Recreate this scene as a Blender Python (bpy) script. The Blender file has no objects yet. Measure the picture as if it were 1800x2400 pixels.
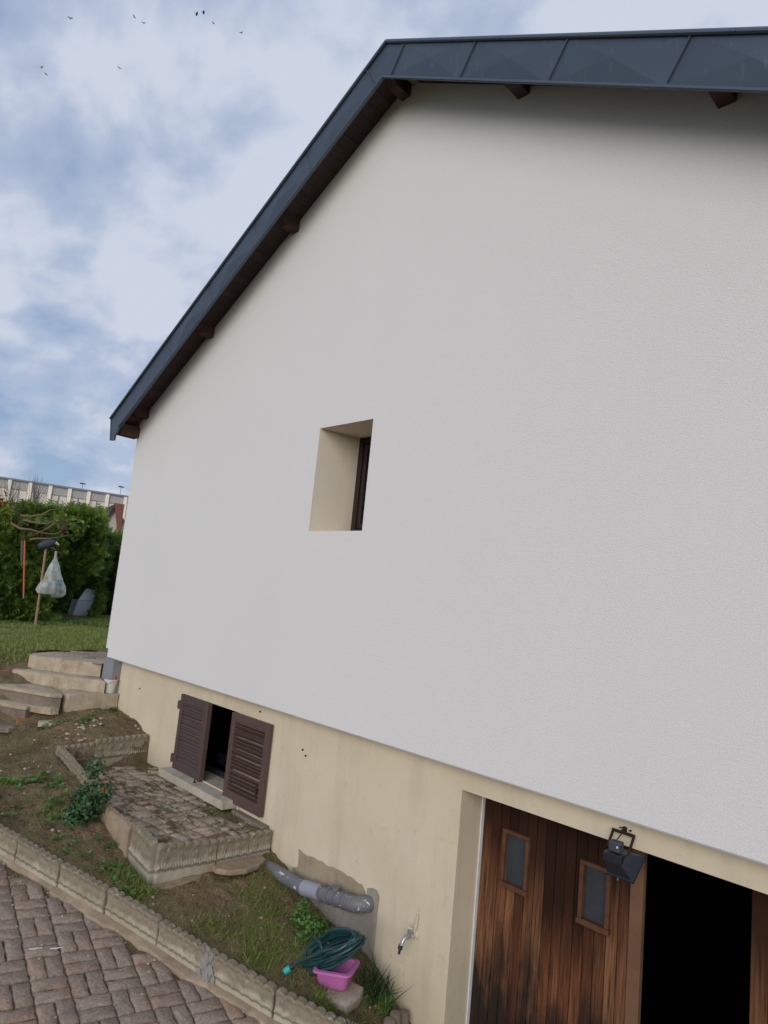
import bpy, bmesh, math, random
import numpy as np
from mathutils import Vector, Matrix, noise as mnoise

random.seed(7)
RNG = np.random.default_rng(7)
R = math.radians
S = bpy.context.scene
COL = S.collection

# ------------------------------------------------------------------ camera, sky, sun, exposure
cam_d = bpy.data.cameras.new("camera")
cam = bpy.data.objects.new("camera", cam_d)
COL.objects.link(cam)
cam_d.sensor_fit = 'HORIZONTAL'
cam_d.sensor_width = 36.0
cam_d.lens = 31.37
cam_d.clip_start = 0.05
cam_d.clip_end = 3000
RX = Vector((0.70172609, 0.7058781, 0.0965225))
RY = Vector((0.02579137, -0.16056053, 0.98668897))
RZ = Vector((0.71197984, -0.68989595, -0.13087508))
M3 = Matrix((RX, RY, RZ)).transposed()
cam.matrix_world = M3.to_4x4()          # eye at the origin; ground heights below are negative
S.camera = cam

SUN_EL, SUN_AZ = R(9), R(147)          # azimuth of the sun, clockwise from +Y
W = bpy.data.worlds.new("World")
S.world = W
W.use_nodes = True
wn, wl = W.node_tree.nodes, W.node_tree.links
wn.clear()
w_out = wn.new('ShaderNodeOutputWorld')
w_bg = wn.new('ShaderNodeBackground')
w_bg.inputs['Strength'].default_value = 0.1
sky = wn.new('ShaderNodeTexSky')
sky.sky_type = 'NISHITA'
sky.sun_disc = False
sky.sun_elevation = SUN_EL
sky.sun_rotation = SUN_AZ
sky.altitude = 200
sky.air_density = 1.0
sky.dust_density = 0.6
sky.ozone_density = 1.5


def wnode(t, **kw):
    n = wn.new(t)
    for k, v in kw.items():
        setattr(n, k, v)
    return n


def wmath(op, a, b=None, clamp=False):
    n = wnode('ShaderNodeMath', operation=op, use_clamp=clamp)
    for i, v in enumerate((a, b)):
        if v is None:
            continue
        if isinstance(v, (int, float)):
            n.inputs[i].default_value = v
        else:
            wl.new(v, n.inputs[i])
    return n.outputs[0]


def wmix(fac, a, b):
    n = wnode('ShaderNodeMix', data_type='RGBA')
    if isinstance(fac, (int, float)):
        n.inputs[0].default_value = fac
    else:
        wl.new(fac, n.inputs[0])
    for i, v in ((6, a), (7, b)):
        if isinstance(v, tuple):
            n.inputs[i].default_value = (*v, 1)
        else:
            wl.new(v, n.inputs[i])
    return n.outputs[2]


def wramp(fac, stops):
    n = wnode('ShaderNodeValToRGB')
    n.color_ramp.interpolation = 'EASE'
    while len(n.color_ramp.elements) < len(stops):
        n.color_ramp.elements.new(0.5)
    for e, (p, c) in zip(n.color_ramp.elements, stops):
        e.position = p
        e.color = (c, c, c, 1)
    wl.new(fac, n.inputs[0])
    return n.outputs[0]


tc = wnode('ShaderNodeTexCoord')
sep = wnode('ShaderNodeSeparateXYZ')
wl.new(tc.outputs['Generated'], sep.inputs[0])
zden = wmath('ADD', wmath('MAXIMUM', sep.outputs[2], 0.0), 0.34)
cx = wmath('DIVIDE', sep.outputs[0], zden)
cy = wmath('DIVIDE', sep.outputs[1], zden)
comb = wnode('ShaderNodeCombineXYZ')
wl.new(cx, comb.inputs[0])
wl.new(cy, comb.inputs[1])
comb.inputs[2].default_value = 3.7


def wnoise(scale, detail, rough, dist=0.0, off=(0, 0, 0), stretch=(1, 1, 1)):
    mp = wnode('ShaderNodeMapping')
    wl.new(comb.outputs[0], mp.inputs[0])
    mp.inputs['Location'].default_value = off
    mp.inputs['Scale'].default_value = stretch
    mp.inputs['Rotation'].default_value = (0, 0, R(25))
    n = wnode('ShaderNodeTexNoise')
    wl.new(mp.outputs[0], n.inputs['Vector'])
    n.inputs['Scale'].default_value = scale
    n.inputs['Detail'].default_value = detail
    n.inputs['Roughness'].default_value = rough
    n.inputs['Distortion'].default_value = dist
    return n.outputs['Fac']


CLOUD_OFF = (2.3, 0.4, 0.0)
big = wnoise(1.5, 2.0, 0.5, 0.3, CLOUD_OFF)
mid = wnoise(3.6, 6.0, 0.50, 0.15, (5.1, 1.2, 0.3), (1.0, 1.25, 1.0))
fine = wnoise(6.5, 6.0, 0.55, 0.1, (0.4, 7.7, 0.9), (1.0, 1.7, 1.0))
dens = wmath('ADD', wmath('ADD', wmath('MULTIPLY', big, 0.52), wmath('MULTIPLY', mid, 0.56)), wmath('MULTIPLY', fine, 0.09))
cover = wramp(dens, [(0.44, 0.22), (0.545, 0.66), (0.65, 1.0)])
bright = wramp(dens, [(0.50, 0.0), (0.58, 0.55), (0.66, 1.0)])
cloud_col = wmix(bright, (2.05, 2.65, 3.8), (3.95, 4.3, 5.05))
blue = wmix(0.65, sky.outputs[0], (1.45, 2.25, 3.95))
col = wmix(cover, blue, cloud_col)
wl.new(col, w_bg.inputs['Color'])
wl.new(w_bg.outputs[0], w_out.inputs[0])

sun_d = bpy.data.lights.new("sun", 'SUN')
sun = bpy.data.objects.new("sun", sun_d)
COL.objects.link(sun)
sun_d.energy = 1.8
sun_d.angle = R(58)
sun_d.color = (1.0, 0.945, 0.88)
sdir = Vector((math.sin(SUN_AZ) * math.cos(SUN_EL), math.cos(SUN_AZ) * math.cos(SUN_EL), math.sin(SUN_EL)))
sun.rotation_euler = sdir.to_track_quat('Z', 'Y').to_euler()

S.view_settings.view_transform = 'Standard'
S.view_settings.look = 'None'
S.view_settings.exposure = 0.62
S.view_settings.gamma = 1.0
S.view_settings.use_curve_mapping = False

# ------------------------------------------------------------------ helpers: objects


class MB:
    """Collects vertices and faces (world coordinates) for ONE mesh object."""

    def __init__(s):
        s.v, s.f, s.t = [], [], []

    def add(s, vs, fs, tint=None):
        b = len(s.v)
        s.v += [tuple(p) for p in vs]
        s.f += [tuple(i + b for i in f) for f in fs]
        if tint is not None:
            s.t += [tint] * len(vs)

    def box(s, x0, x1, y0, y1, z0, z1):
        vs = [(x0, y0, z0), (x1, y0, z0), (x1, y1, z0), (x0, y1, z0), (x0, y0, z1), (x1, y0, z1), (x1, y1, z1), (x0, y1, z1)]
        s.add(vs, [(0, 3, 2, 1), (4, 5, 6, 7), (0, 1, 5, 4), (1, 2, 6, 5), (2, 3, 7, 6), (3, 0, 4, 7)])

    def prism(s, poly, d):
        """poly: list of 3D points (planar), extruded by vector d."""
        n = len(poly)
        a = [Vector(p) for p in poly]
        b = [p + Vector(d) for p in a]
        s.add(a + b, [tuple(range(n - 1, -1, -1)), tuple(range(n, 2 * n))] + [(i, (i + 1) % n, n + (i + 1) % n, n + i) for i in range(n)])

    def tube(s, pts, r, n=8, cap=True):
        pts = [Vector(p) for p in pts]
        rs = r if isinstance(r, (list, tuple)) else [r] * len(pts)
        vs, fs = [], []
        up = Vector((0.13, 0.2, 1)).normalized()
        t0 = (pts[1] - pts[0]).normalized()
        a = t0.cross(up)
        if a.length < 1e-3:
            a = t0.cross(Vector((1, 0, 0)))
        a.normalize()
        for i, p in enumerate(pts):
            if i == 0:
                t = pts[1] - pts[0]
            elif i == len(pts) - 1:
                t = pts[-1] - pts[-2]
            else:
                t = pts[i + 1] - pts[i - 1]
            if t.length < 1e-9:
                t = Vector((0, 0, 1))
            t.normalize()
            a = (a - t * a.dot(t))
            if a.length < 1e-6:
                a = t.orthogonal()
            a.normalize()
            b = t.cross(a)
            for k in range(n):
                an = 2 * math.pi * k / n
                vs.append(p + (a * math.cos(an) + b * math.sin(an)) * rs[i])
        for i in range(len(pts) - 1):
            for k in range(n):
                fs.append((i * n + k, i * n + (k + 1) % n, (i + 1) * n + (k + 1) % n, (i + 1) * n + k))
        if cap:
            fs.append(tuple(range(n - 1, -1, -1)))
            fs.append(tuple((len(pts) - 1) * n + k for k in range(n)))
        s.add(vs, fs)

    def lathe(s, prof, c, axis=(0, 0, 1), n=20, cap=(True, True)):
        ax = Vector(axis).normalized()
        u = ax.orthogonal().normalized()
        w = ax.cross(u)
        vs, fs = [], []
        for r, h in prof:
            for k in range(n):
                an = 2 * math.pi * k / n
                vs.append(Vector(c) + ax * h + (u * math.cos(an) + w * math.sin(an)) * r)
        m = len(prof)
        for i in range(m - 1):
            for k in range(n):
                fs.append((i * n + k, i * n + (k + 1) % n, (i + 1) * n + (k + 1) % n, (i + 1) * n + k))
        if cap[0]:
            fs.append(tuple(range(n - 1, -1, -1)))
        if cap[1]:
            fs.append(tuple((m - 1) * n + k for k in range(n)))
        s.add(vs, fs)

    def rock(s, c, r, seed=0, sub=2, squash=(1, 1, 0.6), rough=0.35):
        bm = bmesh.new()
        bmesh.ops.create_icosphere(bm, subdivisions=sub, radius=1)
        vs = []
        for v in bm.verts:
            k = 1 + rough * mnoise.noise(v.co * 1.3 + Vector((seed * 3.1, seed * 1.7, 0))) + rough * 0.4 * mnoise.noise(v.co * 3.1 + Vector((seed, 9, 2)))
            vs.append((c[0] + v.co.x * r * squash[0] * k, c[1] + v.co.y * r * squash[1] * k, c[2] + v.co.z * r * squash[2] * k))
        s.add(vs, [tuple(x.index for x in f.verts) for f in bm.faces])
        bm.free()

    def build(s, name, m, parent=None, smooth=False, bevel=0, kind=None, label=None, segs=2):
        me = bpy.data.meshes.new(name)
        off = parent_loc(parent)
        me.from_pydata([(v[0] - off[0], v[1] - off[1], v[2] - off[2]) for v in s.v], [], s.f)
        if s.t and len(s.t) == len(s.v):
            at = me.attributes.new('tint', 'FLOAT', 'POINT')
            at.data.foreach_set('value', s.t)
        o = link(name, me, m, parent, kind, label)
        finish(o, smooth, bevel, segs)
        return o


def parent_loc(p):
    off = Vector((0, 0, 0))
    while p is not None:
        off += p.location
        p = p.parent
    return off


def link(name, me, m, parent=None, kind=None, label=None):
    o = bpy.data.objects.new(name, me)
    COL.objects.link(o)
    if m is not None:
        me.materials.append(m)
    if parent is not None:
        o.parent = parent
    if kind:
        o['kind'] = kind
    if label:
        o['label'] = label
    return o


def finish(o, smooth=False, bevel=0, segs=2):
    me = o.data
    bm = bmesh.new()
    bm.from_mesh(me)
    if bevel:
        es = [e for e in bm.edges if len(e.link_faces) == 2 and e.calc_face_angle(0) > R(30)]
        bmesh.ops.bevel(bm, geom=es, offset=bevel, segments=segs, affect='EDGES', profile=0.6, clamp_overlap=True)
    bmesh.ops.recalc_face_normals(bm, faces=bm.faces)
    bm.to_mesh(me)
    bm.free()
    if smooth:
        me.polygons.foreach_set('use_smooth', [True] * len(me.polygons))
        try:
            me.set_sharp_from_angle(angle=R(40))
        except Exception:
            pass
    me.update()


def thing(name, label, cat, loc=(0, 0, 0), group=None):
    o = bpy.data.objects.new(name, None)
    COL.objects.link(o)
    o.location = loc
    o.empty_display_size = 0.1
    o['label'] = label
    o['category'] = cat
    if group:
        o['group'] = group
    return o


def tag(o, label, cat, group=None):
    o['label'] = label
    o['category'] = cat
    if group:
        o['group'] = group
    return o


def arr_mesh(name, V, F, m, parent=None, tint=None, kind=None, label=None, smooth=False):
    """Large mesh from numpy arrays; F is (n,k) with constant k."""
    off = np.array(parent_loc(parent))
    V = np.asarray(V, float) - off
    F = np.asarray(F, np.int32)
    me = bpy.data.meshes.new(name)
    me.vertices.add(len(V))
    me.vertices.foreach_set('co', V.astype(np.float32).ravel())
    n, k = F.shape
    me.loops.add(n * k)
    me.loops.foreach_set('vertex_index', F.ravel())
    me.polygons.add(n)
    me.polygons.foreach_set('loop_start', np.arange(0, n * k, k, dtype=np.int32))
    me.polygons.foreach_set('loop_total', np.full(n, k, np.int32))
    if smooth:
        me.polygons.foreach_set('use_smooth', np.ones(n, bool))
    if tint is not None:
        at = me.attributes.new('tint', 'FLOAT', 'POINT')
        at.data.foreach_set('value', np.asarray(tint, np.float32))
    me.update(calc_edges=True)
    me.validate()
    return link(name, me, m, parent, kind, label)


def scatter(pv, pf, P, Rm, sc, tint=None):
    """Copies prototype (pv verts, pf faces) to points P with rotations Rm (n,3,3), scales sc (n,) or (n,3)."""
    pv = np.asarray(pv, float)
    pf = np.asarray(pf, np.int32)
    n = len(P)
    sc = np.asarray(sc, float)
    if sc.ndim == 1:
        sc = np.repeat(sc[:, None], 3, 1)
    L = pv[None] * sc[:, None, :]
    V = np.einsum('nij,nkj->nki', Rm, L) + P[:, None, :]
    F = pf[None] + (np.arange(n) * len(pv))[:, None, None]
    t = None
    if tint is not None:
        t = np.repeat(np.asarray(tint), len(pv))
    return V.reshape(-1, 3), F.reshape(-1, pf.shape[1]), t


def rotmats(zdir, spin):
    """Rotation matrices whose local Z is zdir, rolled by spin."""
    z = zdir / np.linalg.norm(zdir, axis=1, keepdims=True)
    h = np.where(np.abs(z[:, 2:3]) < 0.9, np.array([[0, 0, 1.0]]), np.array([[1.0, 0, 0]]))
    x = np.cross(h, z)
    x /= np.linalg.norm(x, axis=1, keepdims=True)
    y = np.cross(z, x)
    c, s = np.cos(spin)[:, None], np.sin(spin)[:, None]
    x2 = x * c + y * s
    y2 = -x * s + y * c
    return np.stack([x2, y2, z], axis=2)


def rand_dirs(n, up=0.0):
    d = RNG.normal(size=(n, 3))
    d[:, 2] += up
    return d / np.linalg.norm(d, axis=1, keepdims=True)


def vnoise(x, y, f, seed=0):
    """Smooth value noise on arrays."""
    x = np.asarray(x) * f + seed * 17.3
    y = np.asarray(y) * f + seed * 5.7
    xi, yi = np.floor(x).astype(np.int64), np.floor(y).astype(np.int64)
    fx, fy = x - xi, y - yi
    fx, fy = fx * fx * (3 - 2 * fx), fy * fy * (3 - 2 * fy)

    def h(a, b):
        k = (a * 374761393 + b * 668265263 + seed * 1442695) & 0x7fffffff
        k = ((k ^ (k >> 13)) * 1274126177) & 0x7fffffff
        return ((k ^ (k >> 16)) & 0xffff) / 65535.0
    return (h(xi, yi) * (1 - fx) + h(xi + 1, yi) * fx) * (1 - fy) + (h(xi, yi + 1) * (1 - fx) + h(xi + 1, yi + 1) * fx) * fy


def fbm(x, y, f, oct=4, seed=0):
    r, a, t = 0, 1.0, 0
    for i in range(oct):
        r = r + a * vnoise(x, y, f * 2 ** i, seed + i)
        t += a
        a *= 0.5
    return r / t

# ------------------------------------------------------------------ helpers: materials


class Mat:
    def __init__(s, name, rough=0.8, spec=0.3, metal=0.0):
        s.m = bpy.data.materials.new(name)
        s.m.use_nodes = True
        s.n, s.l = s.m.node_tree.nodes, s.m.node_tree.links
        s.b = s.n['Principled BSDF']
        s.b.inputs['Roughness'].default_value = rough
        s.b.inputs['Specular IOR Level'].default_value = spec
        s.b.inputs['Metallic'].default_value = metal
        s.co = None

    def coord(s, kind='Object'):
        if s.co is None:
            s.co = s.n.new('ShaderNodeTexCoord')
        return s.co.outputs[kind]

    def geo(s):
        g = s.n.new('ShaderNodeNewGeometry')
        return g.outputs['Position']

    def map(s, scale=(1, 1, 1), off=(0, 0, 0), rot=(0, 0, 0), src=None):
        mp = s.n.new('ShaderNodeMapping')
        s.l.new(src if src is not None else s.geo(), mp.inputs[0])
        mp.inputs['Scale'].default_value = scale
        mp.inputs['Location'].default_value = off
        mp.inputs['Rotation'].default_value = rot
        return mp.outputs[0]

    def noise(s, scale, detail=4, rough=0.55, vec=None, dist=0.0):
        n = s.n.new('ShaderNodeTexNoise')
        s.l.new(vec if vec is not None else s.geo(), n.inputs['Vector'])
        n.inputs['Scale'].default_value = scale
        n.inputs['Detail'].default_value = detail
        n.inputs['Roughness'].default_value = rough
        n.inputs['Distortion'].default_value = dist
        return n.outputs['Fac']

    def voro(s, scale, vec=None, feature='F1', out='Distance'):
        n = s.n.new('ShaderNodeTexVoronoi')
        n.feature = feature
        s.l.new(vec if vec is not None else s.geo(), n.inputs['Vector'])
        n.inputs['Scale'].default_value = scale
        return n.outputs[out]

    def ramp(s, fac, stops, interp='LINEAR'):
        n = s.n.new('ShaderNodeValToRGB')
        n.color_ramp.interpolation = interp
        while len(n.color_ramp.elements) < len(stops):
            n.color_ramp.elements.new(0.5)
        for e, (p, c) in zip(n.color_ramp.elements, stops):
            e.position = p
            e.color = (c, c, c, 1) if isinstance(c, (int, float)) else (*c, 1)
        s.l.new(fac, n.inputs[0])
        return n.outputs[0]

    def mix(s, fac, a, b, mode='MIX'):
        n = s.n.new('ShaderNodeMix')
        n.data_type = 'RGBA'
        n.blend_type = mode
        for i, v in ((0, fac), (6, a), (7, b)):
            if isinstance(v, (int, float)):
                n.inputs[i].default_value = v if i == 0 else (v, v, v, 1)
            elif isinstance(v, tuple):
                n.inputs[i].default_value = (*v, 1)
            else:
                s.l.new(v, n.inputs[i])
        return n.outputs[2]

    def math(s, op, a, b=None, clamp=False):
        n = s.n.new('ShaderNodeMath')
        n.operation = op
        n.use_clamp = clamp
        for i, v in enumerate((a, b)):
            if v is None:
                continue
            if isinstance(v, (int, float)):
                n.inputs[i].default_value = v
            else:
                s.l.new(v, n.inputs[i])
        return n.outputs[0]

    def sepz(s, vec=None, i=2):
        n = s.n.new('ShaderNodeSeparateXYZ')
        s.l.new(vec if vec is not None else s.geo(), n.inputs[0])
        return n.outputs[i]

    def objrand(s):
        return s.n.new('ShaderNodeObjectInfo').outputs['Random']

    def attr(s, name='tint'):
        n = s.n.new('ShaderNodeAttribute')
        n.attribute_name = name
        return n.outputs['Fac']

    def color(s, c):
        if isinstance(c, tuple):
            s.b.inputs['Base Color'].default_value = (*c, 1)
        else:
            s.l.new(c, s.b.inputs['Base Color'])
        return s

    def rough(s, v):
        s.l.new(v, s.b.inputs['Roughness'])
        return s

    def bump(s, h, strength=0.5, dist=0.01):
        n = s.n.new('ShaderNodeBump')
        n.inputs['Strength'].default_value = strength
        n.inputs['Distance'].default_value = dist
        s.l.new(h, n.inputs['Height'])
        if s.b.inputs['Normal'].is_linked:
            s.l.new(s.b.inputs['Normal'].links[0].from_socket, n.inputs['Normal'])
        s.l.new(n.outputs[0], s.b.inputs['Normal'])
        return s


def m_render():
    m = Mat('white_render', 0.9, 0.15)
    big = m.noise(0.7, 4, 0.6)
    c = m.mix(big, (0.690, 0.680, 0.675), (0.735, 0.720, 0.708))
    streak = m.noise(2.2, 4, 0.6, m.map((1, 1, 0.18)))
    c = m.mix(m.math('MULTIPLY', m.ramp(streak, [(0.5, 0), (0.75, 1)]), 0.06), c, (0.55, 0.54, 0.52))
    g = m.noise(150, 4, 0.7)
    g2 = m.voro(130, feature='SMOOTH_F1')
    c = m.mix(m.math('MULTIPLY', m.ramp(g, [(0.40, 1), (0.54, 0)]), 0.42), c, (0.47, 0.455, 0.44))
    m.color(c)
    m.bump(m.math('ADD', g, m.math('MULTIPLY', g2, 0.35)), 0.8, 0.0045)
    return m.m


def m_cream():
    m = Mat('cream_render', 0.88, 0.2)
    big = m.noise(1.3, 5, 0.6)
    c = m.mix(m.ramp(big, [(0.35, 0), (0.7, 1)]), (0.560, 0.485, 0.355), (0.630, 0.555, 0.420))
    # vertical dirt runs under the overhang and rising damp near the soil
    run = m.noise(5.0, 5, 0.65, m.map((1, 1, 0.12)))
    c = m.mix(m.math('MULTIPLY', m.ramp(run, [(0.50, 0), (0.70, 1)]), 0.36), c, (0.40, 0.34, 0.25))
    spots = m.noise(9, 4, 0.6)
    c = m.mix(m.math('MULTIPLY', m.ramp(spots, [(0.62, 0), (0.70, 1)]), 0.40), c, (0.42, 0.37, 0.29))
    # grime patch low on the wall, right of the cement: shape of its own
    z = m.sepz()
    low = m.ramp(m.math('ADD', m.math('MULTIPLY', z, -1.0), m.math('MULTIPLY', m.noise(2.5, 5, 0.6), 0.9)), [(0.0, 0.0), (1.0, 0.0)])
    d = m.math('ADD', m.math('MULTIPLY', z, -0.33), m.math('MULTIPLY', m.noise(2.2, 5, 0.65), 0.5))
    dm = m.ramp(m.math('SUBTRACT', d, 0.75), [(0.22, 0), (0.62, 1)])
    c = m.mix(m.math('MULTIPLY', dm, 0.55), c, (0.36, 0.30, 0.18))
    pock = m.voro(26)
    c = m.mix(m.math('MULTIPLY', m.ramp(pock, [(0.03, 1), (0.055, 0)]), 0.5), c, (0.16, 0.12, 0.08))
    m.color(c)
    m.bump(m.noise(60, 4, 0.6), 0.25, 0.006)
    m.bump(m.noise(9, 4, 0.6), 0.3, 0.012)
    m.n.remove(low.node)
    return m.m


def m_simple(name, c, rough=0.7, spec=0.3, metal=0.0, var=0.12, scale=12, bump=0.0, bscale=60, rnd=0.0):
    m = Mat(name, rough, spec, metal)
    n = m.noise(scale, 5, 0.6)
    k = m.math('ADD', m.math('MULTIPLY', n, 2 * var), 1 - var)
    if rnd:
        k = m.math('MULTIPLY', k, m.math('ADD', m.math('MULTIPLY', m.objrand(), 2 * rnd), 1 - rnd))
    v = m.n.new('ShaderNodeVectorMath')
    v.operation = 'SCALE'
    v.inputs[0].default_value = c
    m.l.new(k, v.inputs['Scale'])
    m.color(v.outputs[0])
    if bump:
        m.bump(m.noise(bscale, 4, 0.6), bump, 0.01)
    return m.m


def m_concrete(name, base, dark, moss=0.3):
    m = Mat(name, 0.92, 0.15)
    n1 = m.noise(4, 6, 0.65)
    c = m.mix(m.ramp(n1, [(0.3, 0), (0.7, 1)]), dark, base)
    runs = m.noise(11, 4, 0.6, m.map((1, 1, 0.25)))
    c = m.mix(m.math('MULTIPLY', m.ramp(runs, [(0.5, 0), (0.7, 1)]), 0.35), c, (0.16, 0.115, 0.06))
    gr = m.noise(30, 5, 0.7)
    c = m.mix(m.math('MULTIPLY', m.ramp(gr, [(0.45, 0), (0.75, 1)]), 0.5), c, tuple(x * 0.55 for x in base))
    lich = m.voro(55)
    c = m.mix(m.math('MULTIPLY', m.ramp(lich, [(0.06, 1), (0.13, 0)]), m.ramp(n1, [(0.5, 0), (0.62, 0.7)])), c, (0.46, 0.44, 0.38))
    mo = m.noise(6, 6, 0.7, m.map((1, 1, 1), (3, 1, 7)))
    c = m.mix(m.math('MULTIPLY', m.ramp(mo, [(0.55, 0), (0.68, 1)]), moss), c, (0.05, 0.055, 0.022))
    m.color(c)
    m.bump(gr, 0.35, 0.008)
    m.bump(m.noise(140, 3, 0.6), 0.3, 0.003)
    return m.m


def m_edging():
    """Edging concrete: upper moulded band blackened by lichen, lower band cleaner; 'tint' runs 0 at the foot to 1 at the top."""
    m = Mat('edging_concrete', 0.93, 0.12)
    n1 = m.noise(5, 6, 0.65)
    c = m.mix(m.ramp(n1, [(0.3, 0), (0.7, 1)]), (0.315, 0.280, 0.215), (0.430, 0.395, 0.315))
    och = m.noise(3.2, 5, 0.6, m.map((1, 1, 0.5)))
    c = m.mix(m.math('MULTIPLY', m.ramp(och, [(0.5, 0), (0.7, 1)]), 0.45), c, (0.31, 0.235, 0.105))
    up = m.math('ADD', m.attr('tint'), m.math('MULTIPLY', m.math('SUBTRACT', m.noise(9, 5, 0.7), 0.5), 0.5))
    upm = m.ramp(up, [(0.5, 0), (0.66, 1)])
    dirt = m.mix(m.noise(22, 5, 0.7), (0.100, 0.080, 0.055), (0.33, 0.285, 0.205))
    c = m.mix(m.math('MULTIPLY', upm, 0.88), c, dirt)
    groove = m.ramp(m.math('ABSOLUTE', m.math('SUBTRACT', m.attr('tint'), 0.455)), [(0.015, 1), (0.05, 0)])
    c = m.mix(m.math('MULTIPLY', groove, 0.6), c, (0.075, 0.055, 0.035))
    lich = m.noise(28, 5, 0.7)
    c = m.mix(m.math('MULTIPLY', m.ramp(lich, [(0.58, 0), (0.68, 1)]), m.math('MULTIPLY', m.ramp(up, [(0.7, 0), (0.95, 1)]), 0.8)), c, (0.55, 0.52, 0.44))
    m.color(c)
    m.bump(m.noise(45, 5, 0.7), 0.5, 0.006)
    m.bump(m.noise(160, 3, 0.6), 0.3, 0.003)
    return m.m


def m_paver(name, mossy):
    m = Mat(name, 0.9, 0.2)
    r = m.objrand()
    base = m.ramp(r, [(0.0, (0.330, 0.245, 0.188)), (0.3, (0.420, 0.318, 0.240)), (0.55, (0.345, 0.275, 0.222)), (0.8, (0.460, 0.325, 0.235)), (1.0, (0.425, 0.338, 0.265))])
    g = m.noise(55, 5, 0.7)
    c = m.mix(m.ramp(g, [(0.35, 0), (0.7, 1)]), m.mix(0.55, base, (0.075, 0.055, 0.046)), m.mix(0.3, base, (0.42, 0.36, 0.32)))
    patch = m.noise(7, 5, 0.65)
    c = m.mix(m.math('MULTIPLY', m.ramp(patch, [(0.5, 0), (0.7, 1)]), 0.45), c, (0.125, 0.098, 0.078))
    red = m.noise(3.0, 4, 0.6, m.map((1, 1, 1), (2, 6, 1)))
    c = m.mix(m.math('MULTIPLY', m.ramp(red, [(0.55, 0), (0.7, 1)]), 0.4), c, (0.33, 0.155, 0.095))
    spk = m.voro(38)
    c = m.mix(m.math('MULTIPLY', m.ramp(spk, [(0.035, 1), (0.075, 0)]), m.ramp(m.noise(14, 2, 0.5), [(0.55, 0), (0.6, 0.8)])), c, (0.50, 0.48, 0.44))
    if mossy:
        pale = m.noise(4.5, 4, 0.6, m.map((1, 1, 1), (9, 2, 1)))
        c = m.mix(m.math('MULTIPLY', m.ramp(pale, [(0.4, 0), (0.65, 1)]), 0.7), c, (0.55, 0.43, 0.32))
        mo = m.noise(5.5, 6, 0.7, m.map((1, 1.6, 1), (1, 3, 4)))
        c = m.mix(m.math('MULTIPLY', m.ramp(mo, [(0.50, 0), (0.58, 1)]), 0.9), c, m.mix(m.noise(40, 4, 0.6), (0.050, 0.036, 0.016), (0.125, 0.105, 0.038)))
    m.color(c)
    m.bump(g, 0.7, 0.008)
    m.bump(m.noise(150, 3, 0.6), 0.35, 0.003)
    return m.m


def m_soil(name, green=0.0):
    m = Mat(name, 0.97, 0.1)
    n = m.noise(3.0, 6, 0.65)
    c = m.mix(m.ramp(n, [(0.35, 0), (0.65, 1)]), (0.140, 0.097, 0.060), (0.275, 0.198, 0.128))
    red = m.noise(1.4, 4, 0.6, m.map((1, 1, 1), (4, 2, 0)))
    c = m.mix(m.math('MULTIPLY', m.ramp(red, [(0.52, 0), (0.66, 1)]), 0.6), c, (0.36, 0.225, 0.14))
    g = m.noise(60, 5, 0.7)
    c = m.mix(m.math('MULTIPLY', m.ramp(g, [(0.4, 1), (0.6, 0)]), 0.6), c, (0.070, 0.048, 0.030))
    sp = m.voro(46)
    c = m.mix(m.math('MULTIPLY', m.ramp(sp, [(0.05, 1), (0.10, 0)]), m.ramp(m.noise(12, 2, 0.5), [(0.54, 0), (0.6, 0.8)])), c, (0.36, 0.30, 0.23))
    if green:
        gm = m.noise(2.2, 6, 0.7, m.map((1, 1, 1), (7, 7, 0)))
        c = m.mix(m.math('MULTIPLY', m.ramp(gm, [(0.40, 0), (0.60, 1)]), green), c, m.mix(m.noise(25, 4, 0.6), (0.130, 0.165, 0.045), (0.270, 0.310, 0.100)))
    m.color(c)
    m.bump(g, 0.9, 0.02)
    m.bump(m.noise(14, 5, 0.65), 0.6, 0.04)
    return m.m


def m_leaf(name, a, b, spec=0.25, rough=0.55, trans=0.0):
    m = Mat(name, rough, spec)
    t = m.attr('tint')
    c = m.mix(t, a, b)
    m.color(c)
    if trans:
        tr = m.n.new('ShaderNodeBsdfTranslucent')
        m.l.new(c, tr.inputs['Color'])
        ms = m.n.new('ShaderNodeMixShader')
        ms.inputs[0].default_value = trans
        m.l.new(m.b.outputs[0], ms.inputs[1])
        m.l.new(tr.outputs[0], ms.inputs[2])
        m.l.new(ms.outputs[0], m.n['Material Output'].inputs[0])
    return m.m


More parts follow.
